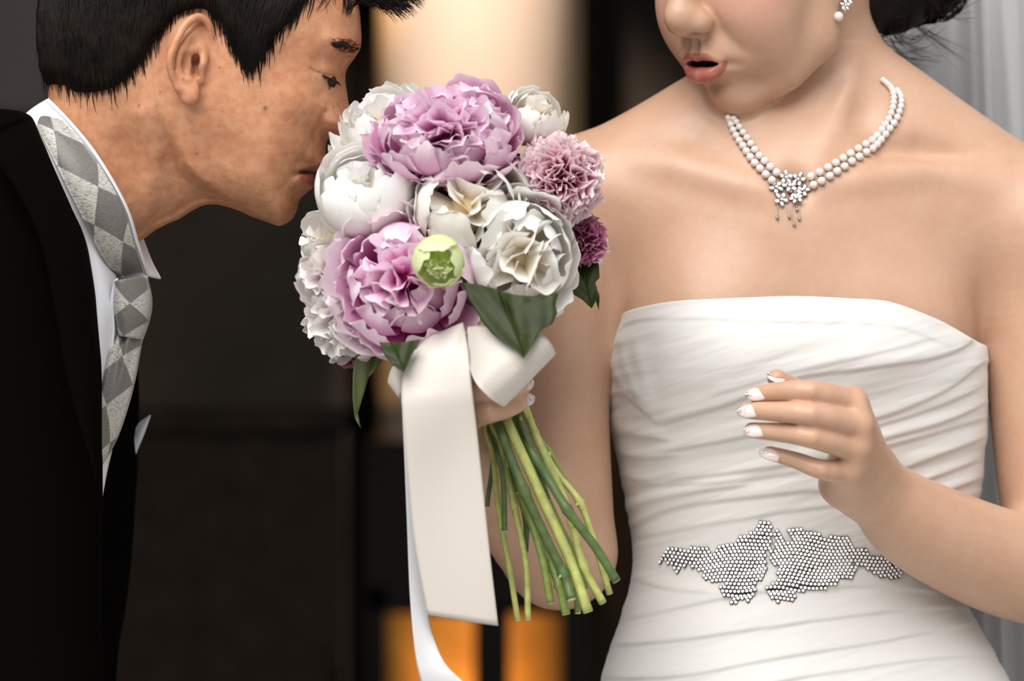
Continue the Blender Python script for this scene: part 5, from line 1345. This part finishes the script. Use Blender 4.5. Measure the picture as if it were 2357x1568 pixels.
leaf([(1062,650),(1100,655),(1150,670),(1190,680),(1240,684),(1286,674),(1278,700),(1283,722),(1270,748),(1258,752),(1243,762),(1236,778),(1222,800),(1205,827),(1188,806),(1160,788),(1135,770),(1112,745),(1095,715),(1080,690)], -.190, M_LEAF, [(1150, 665), (1207, 822)], 'broad dark green leaf under the big white peony', (-.016, -.012))
leaf([(1322,607),(1378,606),(1380,640),(1370,650),(1378,680),(1362,711),(1340,690),(1303,668),(1308,640)], -.092, M_LEAF, [(1340, 612), (1362, 708)], 'dark green leaf at the right under the magenta carnation', (-.01, 0))
leaf([(820,800),(870,786),(892,812),(868,848),(838,880),(824,920),(822,955),(831,987),(816,962),(811,915),(812,860)], -.105, M_OLIVE, [(868, 800), (822, 955)], 'long curling olive leaf at the lower left', (-.01, .01))
leaf([(873,788),(920,790),(968,782),(948,818),(930,858),(905,842),(885,818)], -.186, M_LEAF, [(900, 790), (930, 850)], 'small dark leaf under the low pink peony', (-.012, 0))
leaf([(1370,655),(1380,680),(1378,715),(1371,690)], -.090, M_LEAF, [(1372, 660), (1378, 712)], 'thin dark leaf tip at the right', (0, 0), .001)
# stems
z4b = lambda L: [(850 + x / 1.917, 750 + y / 1.917) for x, y in L]
M_ST = [simple_mat('pale_green_stem', (.40, .43, .13), .45, var=.22, scale=120), simple_mat('fresh_green_stem', (.20, .27, .06), .42, var=.25, scale=120), simple_mat('deep_green_stem', (.075, .120, .035), .40, var=.3, scale=120)]
M_CUT = simple_mat('cut_stem', (.62, .62, .36), .7)
STEMS = [([(515,455),(545,560),(570,800),(620,1080),(655,1300)], 5.6, 0, -.118, [1]), ([(556,480),(590,600),(640,800),(690,1050),(700,1297)], 5.8, 0, -.126, [2]), ([(565,560),(592,700),(597,905)], 5.2, 2, -.136, []),
 ([(570,430),(620,570),(690,745),(790,960),(860,1100),(892,1208)], 8.8, 2, -.152, [0, 2, 4]), ([(600,400),(690,600),(780,800),(880,1020),(965,1262)], 9.6, 0, -.148, []), ([(620,560),(680,760),(745,960),(775,1080),(800,1222)], 7.2, 1, -.130, []),
 ([(640,400),(700,560),(790,800),(880,960),(955,1163)], 7, 1, -.112, []), ([(700,520),(780,660),(880,820),(1000,980),(1090,1125)], 8.4, 2, -.150, [2]), ([(740,500),(850,740),(900,880),(945,1060),(1030,1222)], 7.6, 0, -.136, [2, 3]),
 ([(690,390),(730,470),(820,640),(930,780),(1000,980),(1060,1182)], 6.2, 0, -.120, [1, 3]), ([(700,840),(790,1030),(840,1150),(868,1272)], 8.2, 1, -.128, [1, 2]), ([(720,440),(800,560),(870,690),(940,770)], 4.2, 1, -.110, [1]),
 ([(760,700),(850,900),(905,1040),(920,1268)], 6, 1, -.104, []), ([(545,520),(520,800),(545,690)][:2], 4.5, 2, -.104, []), ([(655,395),(735,600),(790,770)], 5, 2, -.142, [0]), ([(640,660),(690,860),(690,1000)], 5.5, 2, -.112, [])]
for zz, rp, mi, y, nodes in STEMS:
    q = z4b(zz); top = (1100 + (q[0][0] - 1150) * .5, 780 + rb.uniform(-20, 20))
    if q[0][1] > 1000: top = (q[0][0] - 40, q[0][1] - 110)
    ex = [(top[0], top[1], -.100)] + [(a, b_, y + .004 * math.sin(i * 1.3 + rp) - .012 * i / len(q)) for i, (a, b_) in enumerate(q)]
    ctr = np.array([P(*p) for p in spline(ex, 40)]); rad = np.full(40, rp / S * 1.16)
    for nd in nodes:
        j = int((nd + 1) / (len(ex) - 1) * 39); rad *= 1 + .38 * np.exp(-((np.arange(40) - j) / .9) ** 2)
    a_, b_ = tube(ctr, rad, 10, cap=True); o = child('stem', a_, b_, M_ST[mi], bouquet)
    v_ = ctr[-1]; t_ = norm(ctr[-1] - ctr[-2]); c1, c2 = tube([v_ - t_ * .0002, v_ + t_ * .0005], [rad[-1] * .95, rad[-1] * .9], 10); child('cut_end', c1, c2, M_CUT, o)
    for nd in nodes:
        j = int((nd + 1) / (len(ex) - 1) * 39); d_ = norm(rb.normal(size=3) * [1, .3, .3] + [.3 * (-1) ** nd, -.3, -.5]); a_, b_ = tube([ctr[j], ctr[j] + d_ * .0035, ctr[j] + d_ * .006], [.0016, .0012, .0005], 6); child('leaf_stub', a_, b_, M_ST[0], o)
# ribbon
M_SATIN, nt, bb = new_mat('cream_satin')
bb.inputs['Base Color'].default_value = (.55, .51, .465, 1); bb.inputs['Roughness'].default_value = .36; bb.inputs['Anisotropic'].default_value = .5; bb.inputs['Sheen Weight'].default_value = .4
nz = noise_node(nt, 1600, 2); bump_node(nt, bb, nz.outputs['Fac'], .08, .0002)
M_SATIN2, nt, bb = new_mat('white_satin_back'); bb.inputs['Base Color'].default_value = (.56, .57, .59, 1); bb.inputs['Roughness'].default_value = .45
rib = sheet('ribbon_tail', [(985,775,-.150),(958,805,-.176),(932,850,-.186),(924,900,-.189),(928,960,-.189),(939,1080,-.186),(955,1250,-.182),(985,1416,-.176)], [(1066,742,-.168),(1072,770,-.182),(1078,812,-.190),(1086,890,-.193),(1093,950,-.193),(1106,1070,-.190),(1125,1250,-.186),(1147,1440,-.182)], M_SATIN, bouquet, 80, 30,
      lambda t, s_: .003 * 4 * s_ * (1 - s_) - .010 * math.exp(-((t - .03) / .10) ** 2) * math.exp(-((s_ - .38) / .22) ** 2) + .0045 * math.sin(s_ * 9 + t * 5) * math.exp(-t * 6) + .0018 * math.sin(t * 13 + s_ * 2) + .0016 * math.sin(s_ * 5 + t * 3), .0004)
rib['label'] = 'wide cream satin ribbon end hanging in front'
o = sheet('ribbon_tail', [(935,860,-.168),(926,920,-.172),(931,1050,-.173),(937,1200,-.172),(944,1380,-.170),(955,1500,-.168),(969,1568,-.166),(995,1660,-.160)], [(990,860,-.170),(975,930,-.174),(965,1060,-.172),(968,1220,-.168),(984,1410,-.164),(1003,1482,-.168),(1026,1530,-.174),(1066,1570,-.182),(1125,1625,-.19)], M_SATIN2, bouquet, 70, 16, lambda t, s_: .002 * math.sin(t * 8), .0004)
o['label'] = 'second white ribbon end curling away at the bottom'
o = sheet('bow_loop', [(1076,752,-.182),(1110,750,-.190),(1170,755,-.198),(1238,766,-.203),(1266,788,-.203),(1279,814,-.192),(1268,815,-.176),(1225,800,-.166),(1150,782,-.164),(1085,775,-.168)], [(1080,838,-.186),(1086,862,-.198),(1098,885,-.206),(1114,903,-.207),(1135,922,-.203),(1160,936,-.192),(1166,922,-.176),(1150,895,-.168),(1115,865,-.166),(1085,840,-.168)], M_SATIN, bouquet, 70, 22, lambda t, s_: .003 * 4 * s_ * (1 - s_) * math.sin(math.pi * t), .0004)
o['label'] = 'big bow loop on the right of the knot'
o = sheet('bow_loop', [(965,800,-.168),(930,820,-.176),(903,845,-.178),(893,878,-.172),(900,880,-.160),(930,850,-.154)], [(965,860,-.168),(940,888,-.176),(922,905,-.178),(919,918,-.172),(925,910,-.160),(945,890,-.154)], M_SATIN, bouquet, 40, 14, .002, .0004)
o['label'] = 'small bow loop on the left, mostly hidden'
